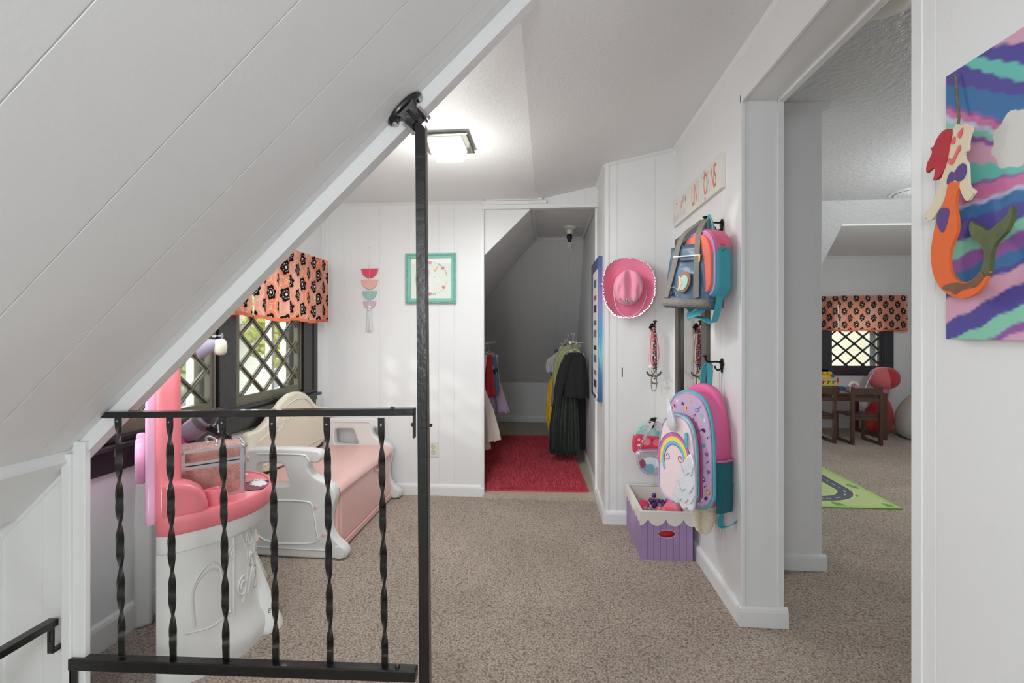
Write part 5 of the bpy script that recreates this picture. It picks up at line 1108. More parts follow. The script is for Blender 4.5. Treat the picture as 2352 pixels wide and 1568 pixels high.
mk('body', G_tf(G_plate([A1], .14, .03, 4), UF(.01)), M_bpink, ub, smooth=60)
mk('body_top', G_tf(G_plate([[(a * .92, .10 + b * .87) for a, b in A1]], .05, .02, 3), UF(.045)), M_bpink, ub, smooth=60)
mk('front_panel', G_tf(G_plate([[(a * .98, b * .985 + .003) for a, b in A1]], .024, .008, 3), UF(-.058)), M_lprint, ub, smooth=50)
mk('zip_band', G_tube([(a * .985, -.056, b * .985 + .004) for a, b in A1], .0095, 8, closed=True), mat('teal_zip', (96, 178, 190), .45, bump=(200, .3, 'n')), ub)
mk('piping', G_tube([(a * .965, -.068, b * .965 + .008) for a, b in A1], .0032, 6, closed=True), mat('mauve_piping', (176, 140, 190), .4), ub)
# printed little motifs on the front panel
def inside(poly, x, z):
    c = False
    for i in range(len(poly)):
        (xa, za), (xb, zb) = poly[i], poly[i - 1]
        if (za > z) != (zb > z) and x < (xb - xa) * (z - za) / (zb - za) + xa: c = not c
    return c
sp = []; r = random.Random(4); pal = [(150, 92, 168), (236, 120, 170), (90, 170, 196), (246, 232, 244), (244, 200, 90), (60, 52, 96), (120, 200, 200)]
inn = [(a * .86, b * .90 + .02) for a, b in A1]; pts_ = []
while len(pts_) < 95:
    x, z = r.uniform(-.13, .13), r.uniform(.01, .49)
    if inside(inn, x, z) and all(math.hypot(x - a, z - b) > .017 for a, b in pts_):
        pts_.append((x, z)); k = len(pts_) % 5; c_ = r.choice(pal)
        if k == 0: sp.append((star(x, z, .010, 5, r.uniform(0, 6)), c_))
        elif k == 1: sp += [(ell(x, z, .012, .009, 10, r.uniform(0, 3)), (60, 52, 96)), (ell(x, z, .0105, .0075, 10), c_), (ell(x, z, .004, .004, 8), pal[3])]
        elif k == 2: sp += [(ell(x, z, .008, .012, 10, r.uniform(0, 3)), c_), (ell(x, z, .004, .007, 8), pal[5])]
        elif k == 3: sp.append((ell(x, z, .0035, .0035, 6), pal[5])); sp.append((ell(x + .008, z + .006, .003, .003, 6), pal[5]))
        else: sp += [(smooth_poly([(x, z - .012), (x + .011, z + .002), (x + .006, z + .010), (x, z + .005), (x - .006, z + .010), (x - .011, z + .002)], 1), c_)]
def decl(par, specs, y, name='print', m_=None):
    gs = []; cc = []
    for i, (pts, c) in enumerate(specs):
        g = G_tf(G_prism(pts, (0, 0, 0), ex, ey, ez, .0003 * (i % 7), .0006 + .0003 * (i % 7)), frame_mtx((0, y, 0), ex, ez, (0, -1, 0))); gs.append(g); cc += [rgb(c)] * len(g[0])
    return mk(name, join(*gs), m_ or VCP, par, smooth=None, col=cc)
decl(ub, sp, -.0702)
# pocket: offset to the left, lower
PX = -.022; A2 = [(a + PX, b + .012) for a, b in arch(.112, .385)]
mk('pocket', G_tf(G_plate([A2], .055, .018, 4), UF(-.095)), M_blush, ub, smooth=50)
mk('pocket_side', G_tf(G_plate([A2], .035, .002, 1), UF(-.088)), mat('orchid_vinyl', (196, 84, 144), .45), ub, smooth=50, label='orchid pink side band of the pocket')
mk('pocket_zip', G_tube([(a, -.104, b) for a, b in A2], .006, 8, closed=True), mat('teal_zip', (96, 178, 190), .45), ub)
mk('pocket_piping', G_tube([((a - PX) * .96 + PX, -.121, (b - .2) * .965 + .2) for a, b in A2], .0035, 6, closed=True), mat('lavender_piping', (176, 176, 218), .4), ub)
def arcband(cx, cz, r0, r1, a0, a1, sx=1, n=18): 
    return [(cx + sx * r0 * math.cos(t), cz + r0 * 1.25 * math.sin(t)) for t in np.linspace(a0, a1, n)] + [(cx + sx * r1 * math.cos(t), cz + r1 * 1.25 * math.sin(t)) for t in np.linspace(a1, a0, n)]
fc_ = (PX - .012, .19); sp2 = []
for k, (r0, r1, c_) in enumerate(((.100, .102, (90, 70, 120)), (.088, .100, (214, 120, 176)), (.072, .088, (246, 226, 120)), (.060, .072, (120, 196, 226)), (.058, .060, (90, 70, 120)))):
    q = arcband(fc_[0], fc_[1], r0, r1, R(-8), R(188)) if k != 3 else arcband(fc_[0], fc_[1], r0, r1, R(-30), R(210))
    # keep bands convex-safe: split in short pieces
    n_ = len(q) // 2
    for i in range(n_ - 1): sp2.append(([q[i], q[i + 1], q[-2 - i], q[-1 - i]], c_))
for s in (-1, 1):
    for k in range(13):
        a = k * .55; rr = .020 * (1 - k / 15); a2 = (k + 1) * .55; rr2 = .020 * (1 - (k + 1) / 15); cx = fc_[0] + s * .040
        sp2.append(([(cx + s * rr * math.cos(a + 1.0), fc_[1] + .02 - rr * math.sin(a + 1.0)), (cx + s * rr2 * math.cos(a2 + 1.0), fc_[1] + .02 - rr2 * math.sin(a2 + 1.0)), (cx + s * (rr2 - .004) * math.cos(a2 + 1.0), fc_[1] + .02 - (rr2 - .004) * math.sin(a2 + 1.0)), (cx + s * (rr - .004) * math.cos(a + 1.0), fc_[1] + .02 - (rr - .004) * math.sin(a + 1.0))], (176, 90, 150)))
for x, z in ((PX - .085, .255), (PX + .055, .27), (PX + .085, .215), (PX + .07, .165), (PX + .08, .24)): sp2.append((star(x, z, .007), (90, 110, 180)))
decl(ub, sp2, -.1227, 'mane_print')
mk('horn', join(G_tf(G_lathe([(.002, .13), (.012, .10), (.022, .05), (.026, .01), (.020, -.012), (.006, -.022)][::-1], 18), Matrix.Translation((PX - .005, -.140, .345)) @ Euler((R(10), R(-4), 0)).to_matrix().to_4x4() @ Matrix.Diagonal((1, .6, 1, 1)))), M_irid, ub, smooth=60)
wing = [(.088, .245), (.062, .235), (.03, .19), (.005, .13), (-.02, .075), (-.028, .045), (-.018, .022), (.002, .018), (.014, .03), (.026, .008), (.046, .002), (.058, .02), (.072, .004), (.092, .008), (.10, .03), (.108, .08), (.106, .15), (.10, .21)]
mk('wing', G_tf(G_plate([smooth_poly([(a, b) for a, b in wing], 2)], .018, .007, 3), UF(-.136)), M_irid, ub, smooth=60)
for i, (a, b, c_, d_) in enumerate((((.03), .19, .075, .165), (.075, .165, .10, .19), (.012, .12, .055, .095), (.055, .095, .105, .12), (-.005, .075, .035, .05), (.035, .05, .07, .055), (.07, .055, .105, .075))):
    mk('quilt_seam', G_tube(spline([(a, -.1455, b), ((a + c_) / 2, -.147, min(b, d_) - .012), (c_, -.1455, d_)], 4), .0022, 5), mat('pearl_seam', (190, 196, 206), .3, .3), ub)
mk('zip_tag', G_strap([(.045, -.128, .325), (.050, -.134, .295), (.052, -.134, .262)], .016, .003, (1, 0, 0)), mat('teal_zip', (96, 178, 190), .45), ub, smooth=None)
# mesh pocket on the near side, handle loop, lower straps
mk('mesh_pocket', G_loft([[(.143 + (.018 if 0 < j < 5 else .004) * (1.0 if z > .02 else .3), -.045 + .105 * j / 5, z) for j in range(6)] + [(.138, .06 - .105 * j / 5, z) for j in range(6)] for z in (.0, .04, .10, .17, .215)]), M_tmesh, ub, smooth=50)
mk('mesh_trim', G_tube([(.146 + (.018 if 0 < j < 5 else 0), -.047 + .109 * j / 5, .217 + .006 * (j / 5 - .5)) for j in range(6)], .0055, 6), mat('orchid_binding', (206, 110, 156), .5), ub)
mk('handle_loop', G_strap(spline([(.008, .045, .49), (-.006, .05, .54), (.0, .056, .60), (.022, .058, .625), (.034, .056, .60), (.034, .05, .54), (.028, .045, .49)], 6), .028, .003, (.3, 1, 0)), M_teal, ub, smooth=60)
mk('strap', G_strap(spline([(.115, .06, .03), (.10, .04, -.03), (.115, .02, -.065), (.15, .03, -.055), (.185, .07, -.01), (.20, .10, .06), (.20, .10, .115), (.17, .085, .15), (.15, .07, .10)], 7), .030, .003, (0, 1, .15)), M_teal, ub, smooth=60)

# ---- cream knitted bag hanging under the backpack
kb = thing('knitted_bag', 'cream ribbed knitted bag hanging below the unicorn backpack', 'bag', (.69, 2.11, .262), R(-70))
rings = []
for k in np.linspace(0, 1, 24):
    z = .26 * (1 - k); w = .075 * math.sqrt(max(.02, 1 - max(0, (k - .55) / .45) ** 2.2)) 
    rings.append([(w * math.cos(a), .018 * math.sin(a) * (1 if k < .9 else .6), z + .02 * 0) for a in np.linspace(0, 2 * math.pi, 24, endpoint=False)])
M_knit = mat('cream_knit', (228, 220, 198), .9, bump=(26, 1.0, 'w'), stretch=(.2, .2, 3))
mk('pouch', G_loft(rings[::-1]), M_knit, kb, smooth=60)
mk('ribs', join(*[G_tube([((.0755 * math.sqrt(max(.02, 1 - max(0, (k - .55) / .45) ** 2.2))) * math.cos(a), .0195 * math.sin(a), .26 * (1 - k)) for a in np.linspace(0, 2 * math.pi, 20, endpoint=False)], .0026, 5, closed=True) for k in np.linspace(.05, .96, 40)]), M_knit, kb, kind='stuff', smooth=60)
mk('cord', G_tube(spline([(0, .0, .26), (.002, .02, .40), (.0, .04, .60), (.004, .05, .748)], 5), .005, 8), mat('red_white_cord', (196, 120, 124), .8, bump=(60, .8, 'w')), kb)

# ------------------------------------------------------------------ canvas painting and wooden mermaid on the near right wall
cp = thing('canvas_painting', 'abstract canvas with blue, mint, pink and purple brush bands on the near wall', 'painting', (RX, .55, 1.14))
cy1_, cy0_, cz0_, cz1_ = .926, .25, 1.139, 1.632
mk('canvas', G_box(RX - .02, RX, cy0_, cy1_, cz0_, cz1_), M_cw, cp, smooth=None, world=True, bevel=.002)
pal2 = dict(blue=(66, 118, 170), deep=(88, 80, 156), mint=(140, 206, 180), pink=(210, 122, 170), rose=(218, 168, 192), violet=(150, 96, 166), pale=(196, 204, 226), white=(218, 216, 210), teal=(110, 196, 184))
BANDS = [(90, 105, 'rose'), (100, 150, 'deep'), (125, 190, 'teal'), (182, 222, 'deep'), (230, 292, 'blue'), (238, 300, 'violet'), (253, 320, 'pink'), (268, 330, 'pale'), (284, 346, 'mint'), (300, 356, 'violet'), (360, 385, 'rose'), (420, 402, 'teal'), (432, 406, 'violet'), (478, 432, 'pink'), (486, 440, 'pale'), (515, 466, 'blue'), (562, 508, 'deep'), (600, 535, 'mint'), (636, 570, 'violet'), (668, 600, 'blue'), (690, 612, 'deep'), (745, 652, 'rose'), (790, 706, 'deep'), (830, 745, 'mint'), (850, 765, 'violet'), (1200, 1200, 'rose')]
BZ_ = [(onX(2200, a, RX - .02).z, onX(2345, b, RX - .02).z, rgb(pal2[c_])) for a, b, c_ in BANDS]
yr_ = onX(2345, 400, RX - .02).y
def pcol(u, v):
    y = u ** 1.8 * (cy1_ - cy0_); z = cz0_ + v * (cz1_ - cz0_); s = y / (cy1_ - yr_)
    for (a, b, ra, rb_) in ((.128, 1.462, .038, .046), (.175, 1.285, .03, .035), (.20, 1.56, .02, .03)):
        if ((y - a) / ra) ** 2 + ((z - b) / rb_) ** 2 < 1 + .12 * math.sin(8 * math.atan2(z - b, y - a)): return rgb(pal2['white'])
    zz = z + .0016 * math.sin(y * 60 + z * 25) + .0018 * math.sin(y * 170 - z * 90) + .0010 * math.sin((z * 700 + y * 260))
    prev = BZ_[0][2]
    for zl, zr, c_ in BZ_:
        zb = zl + (zr - zl) * (s if s < 1.6 else 1.6)
        if zz > zb:
            k = sstep(zb, zb + .006, zz); nx = BZ_[min(BZ_.index((zl, zr, c_)) + 1, len(BZ_) - 1)][2]
            return lerp(nx, c_, k * .85 + .15)
    return BZ_[-1][2]
g, c = colgrid(300, 330, lambda u, v: (RX - .0206, cy1_ - u ** 1.8 * (cy1_ - cy0_), cz0_ + v * (cz1_ - cz0_)), pcol)
mk('painted_face', g, VCPAINT, cp, smooth=None, col=c, world=True)
mm_ = thing('wooden_mermaid', 'painted plywood mermaid cutout with red hair and orange tail hanging over the canvas corner', 'ornament', (RX - .055, .89, 1.2))
# outlines measured in the plane 5 cm off the wall
MX = RX - .045
def MP(*px): return [(lambda v: (v.y, v.z))(onX(x, y, MX)) for x, y in px]
def mplate(pts, name, m, d0, d1, it=1, par=None, lab=None):
    pts = smooth_poly(pts, it) if it else pts
    g = G_tf(G_plate([[(a, b) for a, b in pts]], abs(d1 - d0), 0), frame_mtx((MX + (d0 + d1) / 2 * -1, 0, 0), ey, ez, ex))
    return mk(name, g, m, par or mm_, smooth=None, world=True, label=lab)
M_ply = mat('pale_plywood', (226, 212, 184), .6); M_plye = mat('burnt_edge', (84, 60, 36), .7)
body = MP((2204, 283), (2210, 290), (2226, 284), (2235, 286), (2238, 298), (2232, 312), (2229, 330), (2230, 345), (2218, 352), (2222, 368), (2229, 376), (2230, 410), (2231, 428), (2240, 434), (2246, 440), (2238, 450), (2230, 462), (2222, 458), (2214, 440), (2209, 425), (2200, 418), (2190, 425), (2180, 450), (2165, 478), (2148, 504), (2138, 506), (2135, 500), (2126, 503), (2128, 495), (2146, 470), (2160, 440), (2170, 405), (2182, 375), (2186, 350), (2190, 315), (2196, 295))
hairp = MP((2194, 298), (2180, 296), (2168, 306), (2158, 322), (2153, 336), (2146, 340), (2144, 338), (2150, 348), (2145, 360), (2136, 378), (2135, 398), (2142, 392), (2152, 384), (2156, 390), (2154, 404), (2150, 416), (2163, 410), (2176, 392), (2184, 366), (2190, 330), (2196, 305))
top_ = MP((2230, 385), (2222, 373), (2210, 380), (2200, 398), (2192, 392), (2184, 410), (2183, 425), (2190, 420), (2200, 412), (2212, 418), (2224, 408))
tail = MP((2185, 425), (2192, 414), (2204, 420), (2212, 416), (2210, 432), (2204, 450), (2202, 470), (2208, 505), (2208, 530), (2200, 550), (2190, 575), (2188, 605), (2194, 630), (2208, 645), (2226, 650), (2246, 640), (2260, 622), (2284, 614), (2272, 650), (2252, 675), (2225, 686), (2200, 684), (2170, 665), (2152, 635), (2146, 595), (2148, 555), (2158, 510), (2172, 480), (2180, 450))
mplate(body, 'body', M_ply, 0, .005, 1); mplate(tail, 'tail', mat('orange_acrylic', (236, 108, 48), .6, var=.06, vs=40), .001, .0065, 1)
mplate(hairp, 'hair', mat('red_acrylic', (190, 30, 50), .6, var=.15, vs=40), .001, .0065, 1); mplate(top_, 'top', mat('purple_acrylic', (90, 62, 132), .6), .005, .0068, 1)
M_face = mat('red_acrylic_face', (214, 44, 66), .4)
for q in (((2221, 291), (2216, 296), (2208, 306), (2208, 315), (2214, 318), (2218, 306)), ((2201, 311), (2194, 320), (2192, 330), (2198, 332), (2203, 322)), ((2212, 332), (2207, 340), (2200, 356), (2193, 368), (2188, 362), (2185, 366), (2186, 374), (2192, 380), (2199, 374), (2206, 356), (2214, 345), (2216, 336))):
    mplate(MP(*q), 'face_stroke', M_face, .005, .0062, 1)
mplate(MP((2170, 478), (2180, 476), (2190, 480), (2189, 495), (2184, 515), (2176, 535), (2168, 530), (2160, 510), (2162, 490)), 'purple_patch', mat('purple_acrylic', (90, 62, 132), .6), .0066, .0074, 1)
M_moss = mat('moss_acrylic', (84, 96, 52), .5, var=.25, vs=40); M_mud = mat('brown_acrylic', (124, 84, 58), .5, var=.2, vs=40)
mplate(MP((2258, 628), (2266, 610), (2269, 598), (2269, 570), (2258, 558), (2242, 545), (2235, 528), (2236, 512), (2242, 506), (2246, 514), (2262, 520), (2280, 532), (2298, 515), (2312, 505), (2326, 490), (2330, 474), (2336, 472), (2334, 500), (2324, 528), (2308, 545), (2292, 562), (2286, 585), (2284, 612), (2276, 640)), 'tail_fin', M_moss, .0, .0068, 1, lab='moss green painted tail fin')
mplate(MP((2262, 620), (2248, 640), (2228, 652), (2210, 648), (2192, 650), (2178, 655), (2172, 662), (2185, 668), (2196, 668), (2202, 678), (2214, 668), (2232, 662), (2250, 660), (2264, 646), (2272, 632)), 'brown_patch', M_mud, .0066, .0076, 1)
top3 = onX(2204, 172, RX - .022); bot3 = onX(2200, 300, MX + .002)
mk('twine', join(G_tube([tuple(top3 + Vector((-.004, .004, .003))), tuple(onX(2203, 270, RX - .03)), tuple(bot3)], .0019, 6)), mat('jute_twine', (150, 134, 108), .9, bump=(300, 1, 'n')), mm_, world=True)

# ------------------------------------------------------------------ closet contents
# shag rug: thick mat + strands
rg = thing('shag_rug', 'bright raspberry shaggy rug on the closet floor', 'rug', (-.15, 4.1, .02))
rpoly = [(-.62, 3.27), (.292, 3.305), (.215, 5.0), (-.62, 4.99)]
M_rug = mat('raspberry_pile', (214, 62, 86), .85, var=.25, vs=40, sheen=.3); M_rug2 = mat('coral_pile', (232, 88, 102), .85, var=.2, vs=40, sheen=.3)
mk('backing', G_prism(rpoly, (0, 0, 0), ex, ey, ez, .0205, .034), M_rug, rg, smooth=None, world=True)
def strands(n, seed, hmin, hmax):
    r = np.random.default_rng(seed); u = r.random(n); v = r.random(n) ** 1.25
    x = (-.62) * (1 - u) + (.292 * (1 - v) + .215 * v) * u; y = 3.275 + (3.305 - 3.275) * u + v * (1.69) + r.normal(0, .004, n) * (v < .02)
    h = r.uniform(hmin, hmax, n); a = r.uniform(0, 6.28, n); l_ = r.uniform(.004, .016, n); w = .0022
    vs = np.empty((n, 4, 3)); dx, dy = np.cos(a), np.sin(a)
    for k, (t, q) in enumerate(((0, 1), (0, -1), (1, -.6), (1, .6))):
        vs[:, k, 0] = x - dy * w * q + dx * l_ * t; vs[:, k, 1] = y + dx * w * q + dy * l_ * t; vs[:, k, 2] = .032 + h * t
    f = np.arange(n * 4).reshape(n, 4)
    return vs.reshape(-1, 3).tolist(), [tuple(q) for q in f.tolist()]
mk('pile', strands(26000, 1, .010, .026), M_rug, rg, smooth=None, kind='stuff', world=True)
mk('pile', strands(20000, 2, .012, .030), M_rug2, rg, smooth=None, kind='stuff', world=True, label='lighter coral strands mixed in the pile')

# bare bulb fixture
bf = thing('bulb_fixture', 'white porcelain lampholder with unlit spiral bulb on the closet ceiling', 'light fixture', (.198, 3.995, 2.06))
M_porc = mat('white_porcelain', (224, 220, 212), .3)
mk('holder', G_lathe([(.062, 0), (.060, -.010), (.046, -.018), (.030, -.026), (.025, -.055), (.024, -.06)], 24), M_porc, bf, smooth=50)
mk('socket', G_lathe([(.020, -.058), (.023, -.064), (.023, -.095), (.017, -.105), (.015, -.125)], 18), M_bdark, bf, smooth=50)
mk('spiral_bulb', G_tube([(.016 * math.cos(t * 22) * (1 - .3 * abs(t - .5)), .016 * math.sin(t * 22) * (1 - .3 * abs(t - .5)), -.125 - .075 * t) for t in np.linspace(0, 1, 80)], .0042, 6), M_porc, bf)

# garments: lofted cloth bodies with folds; hung one behind the other
def garment(name, label, cat, cx, cy, levels, m, folds=7, amp=.012, seed=0, parts=None, rz=0, group=None, col=None):
    """levels: (z, half width, half depth, x shift)"""
    t = thing(name, label, cat, (cx, cy, levels[-1][0]), rz, group); r = random.Random(seed); f1, f2 = r.uniform(0, 6), r.uniform(0, 6); N = 56; rings = []
    L = []
    for (a, b) in zip(levels[:-1], levels[1:]):
        for k in range(5): L.append([a[i] + (b[i] - a[i]) * k / 5 for i in range(4)])
    L.append(list(levels[-1])); zt, zb = levels[0][0], levels[-1][0]
    for z, w, d, s in L:
        q = (zt - z) / (zt - zb)
        ring = []
        for i in range(N):
            a = 2 * math.pi * i / N; am = amp * (.25 + q) 
            ring.append((s + (w + am * .7 * math.sin(folds * a + f1)) * math.copysign(abs(math.cos(a)) ** .85, math.cos(a)), (d + am * math.sin(folds * 1.5 * a + f2 + 2 * q)) * math.copysign(abs(math.sin(a)) ** .85, math.sin(a)), z - levels[-1][0] + .006 * math.sin(folds * a + f2) * q))
        rings.append(ring)
    cc = None
    if col: cc = [col(v[0], v[2] + levels[-1][0]) for rg_ in rings for v in rg_]
    mk('cloth', G_loft(rings, False, False), m, t, smooth=180, solid=.002 if not col else 0, col=cc)
    hg = mk('hanger', join(G_tube([(levels[0][3] - levels[0][1] * .95 - .02, 0, zt - zb - .015), (levels[0][3], 0, zt - zb + .03), (levels[0][3] + levels[0][1] * .95 + .02, 0, zt - zb - .015)], .004, 6),
        G_tube(spline([(levels[0][3], 0, zt - zb + .03), (levels[0][3], 0, zt - zb + .06), (levels[0][3] + .015, 0, zt - zb + .085), (levels[0][3] + .005, 0, zt - zb + .10), (levels[0][3] - .012, 0, zt - zb + .09)], 4), .002, 6)), P_white, t)
    return t
def cmat(n_, c, rough=.8, **k): return mat(n_, c, rough, **k)
GR = 'dress-up clothes at the right of the closet'; GL = 'dress-up clothes at the left of the closet'
rod = thing('closet_rod', 'white closet rod along the right side behind the clothes', 'rod', (.19, 4.4, 1.08)); mk('pole', G_tube([(.19, 3.72, 1.075), (.19, 5.2, 1.075)], .010, 10), P_white, rod, world=True)
mk('rod_bracket', G_box(.186, .355, 4.50, 4.51, 1.055, 1.062), P_white, rod, smooth=None, world=True)
jk_ = garment('costume_jacket', 'black costume jacket with long sleeve, nearest of the right-hand clothes', 'jacket', .235, 3.84, [(.99, .055, .02, 0), (.94, .085, .04, .0), (.82, .095, .045, .0), (.70, .10, .05, .005), (.62, .10, .05, .01)], cmat('black_suiting', (38, 38, 40), .9), 5, .006, 1, group=GR)
mk('sleeve', G_loft([[(-.215 + sx_ + w_ * math.cos(a) , -.03 + .022 * math.sin(a), z_) for a in np.linspace(0, 2 * math.pi, 20, endpoint=False)] for sx_, w_, z_ in ((.165, .035, .34), (.135, .045, .27), (.11, .045, .18), (.085, .04, .08), (.075, .036, .03))]), MATS['black_suiting'], jk_, smooth=60)
garment('velvet_skirt', 'dark green crushed velvet skirt below the black jacket', 'skirt', .175, 3.98, [(.98, .03, .02, .02), (.75, .07, .03, 0), (.60, .095, .05, -.01), (.35, .12, .06, -.02), (.12, .125, .065, -.02)], mat('green_crushed_velvet', (22, 34, 28), .5, var=.6, vs=18, bump=(14, 1, 'n'), sheen=.25), 9, .014, 2, group=GR)
sl_ = garment('yellow_gown', 'bright yellow satin gown at the left edge of the right-hand clothes', 'gown', .08, 4.27, [(1.0, .03, .02, .08), (.80, .05, .03, .04), (.68, .06, .035, .0), (.40, .07, .04, -.01), (.20, .05, .04, .005)], cmat('yellow_satin', (232, 188, 40), .4), 6, .008, 3, group=GR)
garment('olive_cape', 'pale olive green satin cape draped behind the black jacket', 'cape', .15, 4.07, [(1.05, .05, .02, .08), (1.0, .085, .03, .055), (.90, .10, .03, .02), (.75, .075, .03, -.01), (.66, .035, .03, -.045)], cmat('olive_satin', (166, 172, 116), .45), 6, .010, 4, group=GR)
garment('patterned_dress', 'striped orange, white and purple dress behind the olive cape', 'dress', .14, 4.50, [(1.04, .04, .02, .06), (.98, .09, .03, .03), (.86, .10, .035, .0), (.70, .09, .04, .0), (.45, .09, .04, 0)], VC, 6, .010, 5, group=GR, col=lambda x, z: rgb([(226, 226, 224), (196, 122, 96), (110, 66, 146), (60, 60, 70), (200, 204, 210)][int((x * 40 + z * 30) % 5)]))
garment('sheer_blouse', 'silvery white ruffled blouse sticking out at the left of the right-hand clothes', 'blouse', .10, 4.38, [(.96, .05, .02, .04), (.90, .09, .03, .0), (.84, .085, .035, -.02), (.78, .06, .03, -.035)], cmat('silver_white_cloth', (206, 202, 206), .4), 8, .018, 6, group=GR)
garment('grey_dress', 'dark grey long dress close to the closet wall behind the jacket', 'dress', .29, 4.12, [(.95, .03, .02, 0), (.60, .05, .03, 0), (.30, .05, .03, 0), (.12, .045, .03, 0)], cmat('charcoal_jersey', (52, 50, 54), .9), 5, .008, 7, group=GR)
garment('lilac_tulle_dress', 'dusty lilac tulle dress hem peeping from behind the black skirt', 'dress', .12, 4.17, [(.85, .04, .02, .02), (.70, .06, .03, .0), (.55, .07, .035, .0), (.50, .07, .04, .0)], cmat('dusty_lilac', (140, 128, 148), .8), 8, .010, 8, group=GR)
rod = thing('closet_rod', 'white closet rod along the left side behind the clothes', 'rod', (-.54, 4.2, 1.06)); mk('pole', G_tube([(-.54, 3.60, 1.06), (-.54, 4.9, 1.06)], .010, 10), P_white, rod, world=True)
mk('rod_bracket', G_box(-1.08, -.535, 4.50, 4.51, 1.045, 1.052), P_white, rod, smooth=None, world=True)
bd_ = garment('ballet_dress', 'pale pink ballet dress with layered cream tulle skirt, nearest at the left', 'dress', -.565, 3.66, [(.98, .09, .02, 0), (.92, .085, .03, 0), (.80, .065, .035, .0), (.70, .07, .04, .0), (.55, .12, .06, .01), (.38, .165, .08, .01), (.30, .19, .09, .0)], VC, 9, .022, 11, group=GL, col=lambda x, z: rgb((228, 216, 204)) if z < .70 else (rgb(232, 170, 168) if math.sin(z * 160) > -.2 else rgb(240, 214, 206)))
garment('red_dress', 'crimson dress just behind the pale ballet dress', 'dress', -.54, 3.84, [(.97, .09, .02, 0), (.85, .09, .03, 0), (.74, .10, .035, 0), (.62, .115, .04, 0)], cmat('crimson_cloth', (178, 38, 46), .7), 6, .010, 12, group=GL)
garment('denim_dress', 'blue denim dress with black and white striped sleeve band', 'dress', -.53, 3.98, [(.96, .09, .02, 0), (.88, .105, .03, .0), (.76, .115, .035, .0), (.60, .11, .04, 0)], VC, 6, .008, 13, group=GL, col=lambda x, z: (rgb(30, 30, 36) if math.sin(z * 190) > 0 else rgb(222, 222, 220)) if .80 < z < .855 and x > .02 else rgb(84, 112, 142))
garment('lilac_petticoat', 'lilac tulle petticoat hanging furthest back at the left', 'skirt', -.52, 4.14, [(.96, .07, .02, 0), (.70, .10, .04, 0), (.55, .15, .06, 0), (.44, .185, .07, 0)], cmat('lilac_tulle', (186, 168, 190), .8), 9, .016, 14, group=GL)

mk('underskirt', G_loft([[((w + .012 * math.sin(8 * a)) * math.cos(a) - .01, (d + .01 * math.sin(11 * a)) * math.sin(a), z) for a in np.linspace(0, 2 * math.pi, 60, endpoint=False)] for z, w, d in ((.03, .10, .05), (-.04, .12, .06), (-.075, .125, .06))], False, False), cmat('cream_tulle', (224, 212, 202), .85), bd_, smooth=180, solid=.002)
# poster board on the closet wall
pb2 = thing('wall_canvas', 'tall narrow blue and violet canvas on the closet side wall', 'canvas', (CXR, 3.2, .714))
mk('canvas', G_box(CXR - .026, CXR, 2.96, 3.42, .714, 1.64), M_cw, pb2, smooth=None, world=True)
def wcol(u, v):
    z = v; w_ = .04 * math.sin(u * 7 + z * 12)
    s = [(0, (52, 92, 140)), (.18, (70, 116, 158)), (.32, (126, 186, 200)), (.45, (76, 156, 190)), (.60, (110, 140, 190)), (.72, (140, 120, 180)), (.85, (104, 104, 160)), (1.01, (70, 90, 140))]
    for (a, ca), (b, cb) in zip(s[:-1], s[1:]):
        if z + w_ < b: return lerp(rgb(ca), rgb(cb), sstep(a, b, z + w_))
    return rgb(s[-1][1])
g, c = colgrid(8, 80, lambda u, v: (CXR - .0262 + .026 * u, 2.9597, .714 + .926 * v), wcol); mk('painted_edge', g, VCP, pb2, smooth=None, col=c, world=True)
g, c = colgrid(30, 80, lambda u, v: (CXR - .0264, 2.9597 + .46 * u, .714 + .926 * v), wcol); mk('painted_face', g, VCP, pb2, smooth=None, col=c, world=True)
bn = thing('paper_banner', 'narrow pale banner with dark lettering pinned over the blue canvas', 'banner', (CXR - .03, 3.1, .74))
mk('strip', G_box(CXR - .030, CXR - .028, 2.99, 3.26, .74, 1.56), mat('ivory_card', (244, 240, 232), .6), bn, smooth=None, world=True)
for i in range(9): mk('block', G_box(CXR - .0312, CXR - .030, 3.04, 3.20, .79 + i * .083, .79 + i * .083 + (.03 if i % 2 else .05)), mat('banner_ink_%d' % (i % 3), ((60, 66, 96), (150, 120, 140), (96, 124, 150))[i % 3], .6), bn, smooth=None, world=True)
mk('white_disc', G_tf(G_lathe([(.028, 0), (.028, .004)], 24), frame_mtx((CXR - .033, 2.985, .745), ey, ez, (-1, 0, 0))), M_white, bn, world=True)
# ================================================================== PLAYROOM
M_wood = mat('dark_walnut', (84, 58, 44), .4, var=.2, vs=12, bump=(30, .1, 'n'), stretch=(6, 1, 1), coat=.15)
def bx(name, t, a, m=None, b=.003): return mk(name, G_box(*a), m or M_wood, t, smooth=None, bevel=b)
tb = thing('play_table', 'dark wooden play table under the playroom window', 'table', (3.30, 5.50, 0))
bx('tabletop', tb, (-.37, .37, -.25, .25, .475, .50)); bx('apron', tb, (-.34, .34, -.235, -.215, .415, .475)); bx('apron', tb, (-.34, .34, .215, .235, .415, .475))
for sx in (-1, 1):
    bx('apron', tb, (*sorted((sx * .335, sx * .355)), -.22, .22, .415, .475)); bx('foot_rail', tb, (*sorted((sx * .325, sx * .36)), -.22, .22, 0, .04))
    for sy in (-1, 1): bx('leg', tb, (*sorted((sx * .32, sx * .362)), *sorted((sy * .20, sy * .245)), .0 if 0 else .04 if 0 else 0.0, .475))
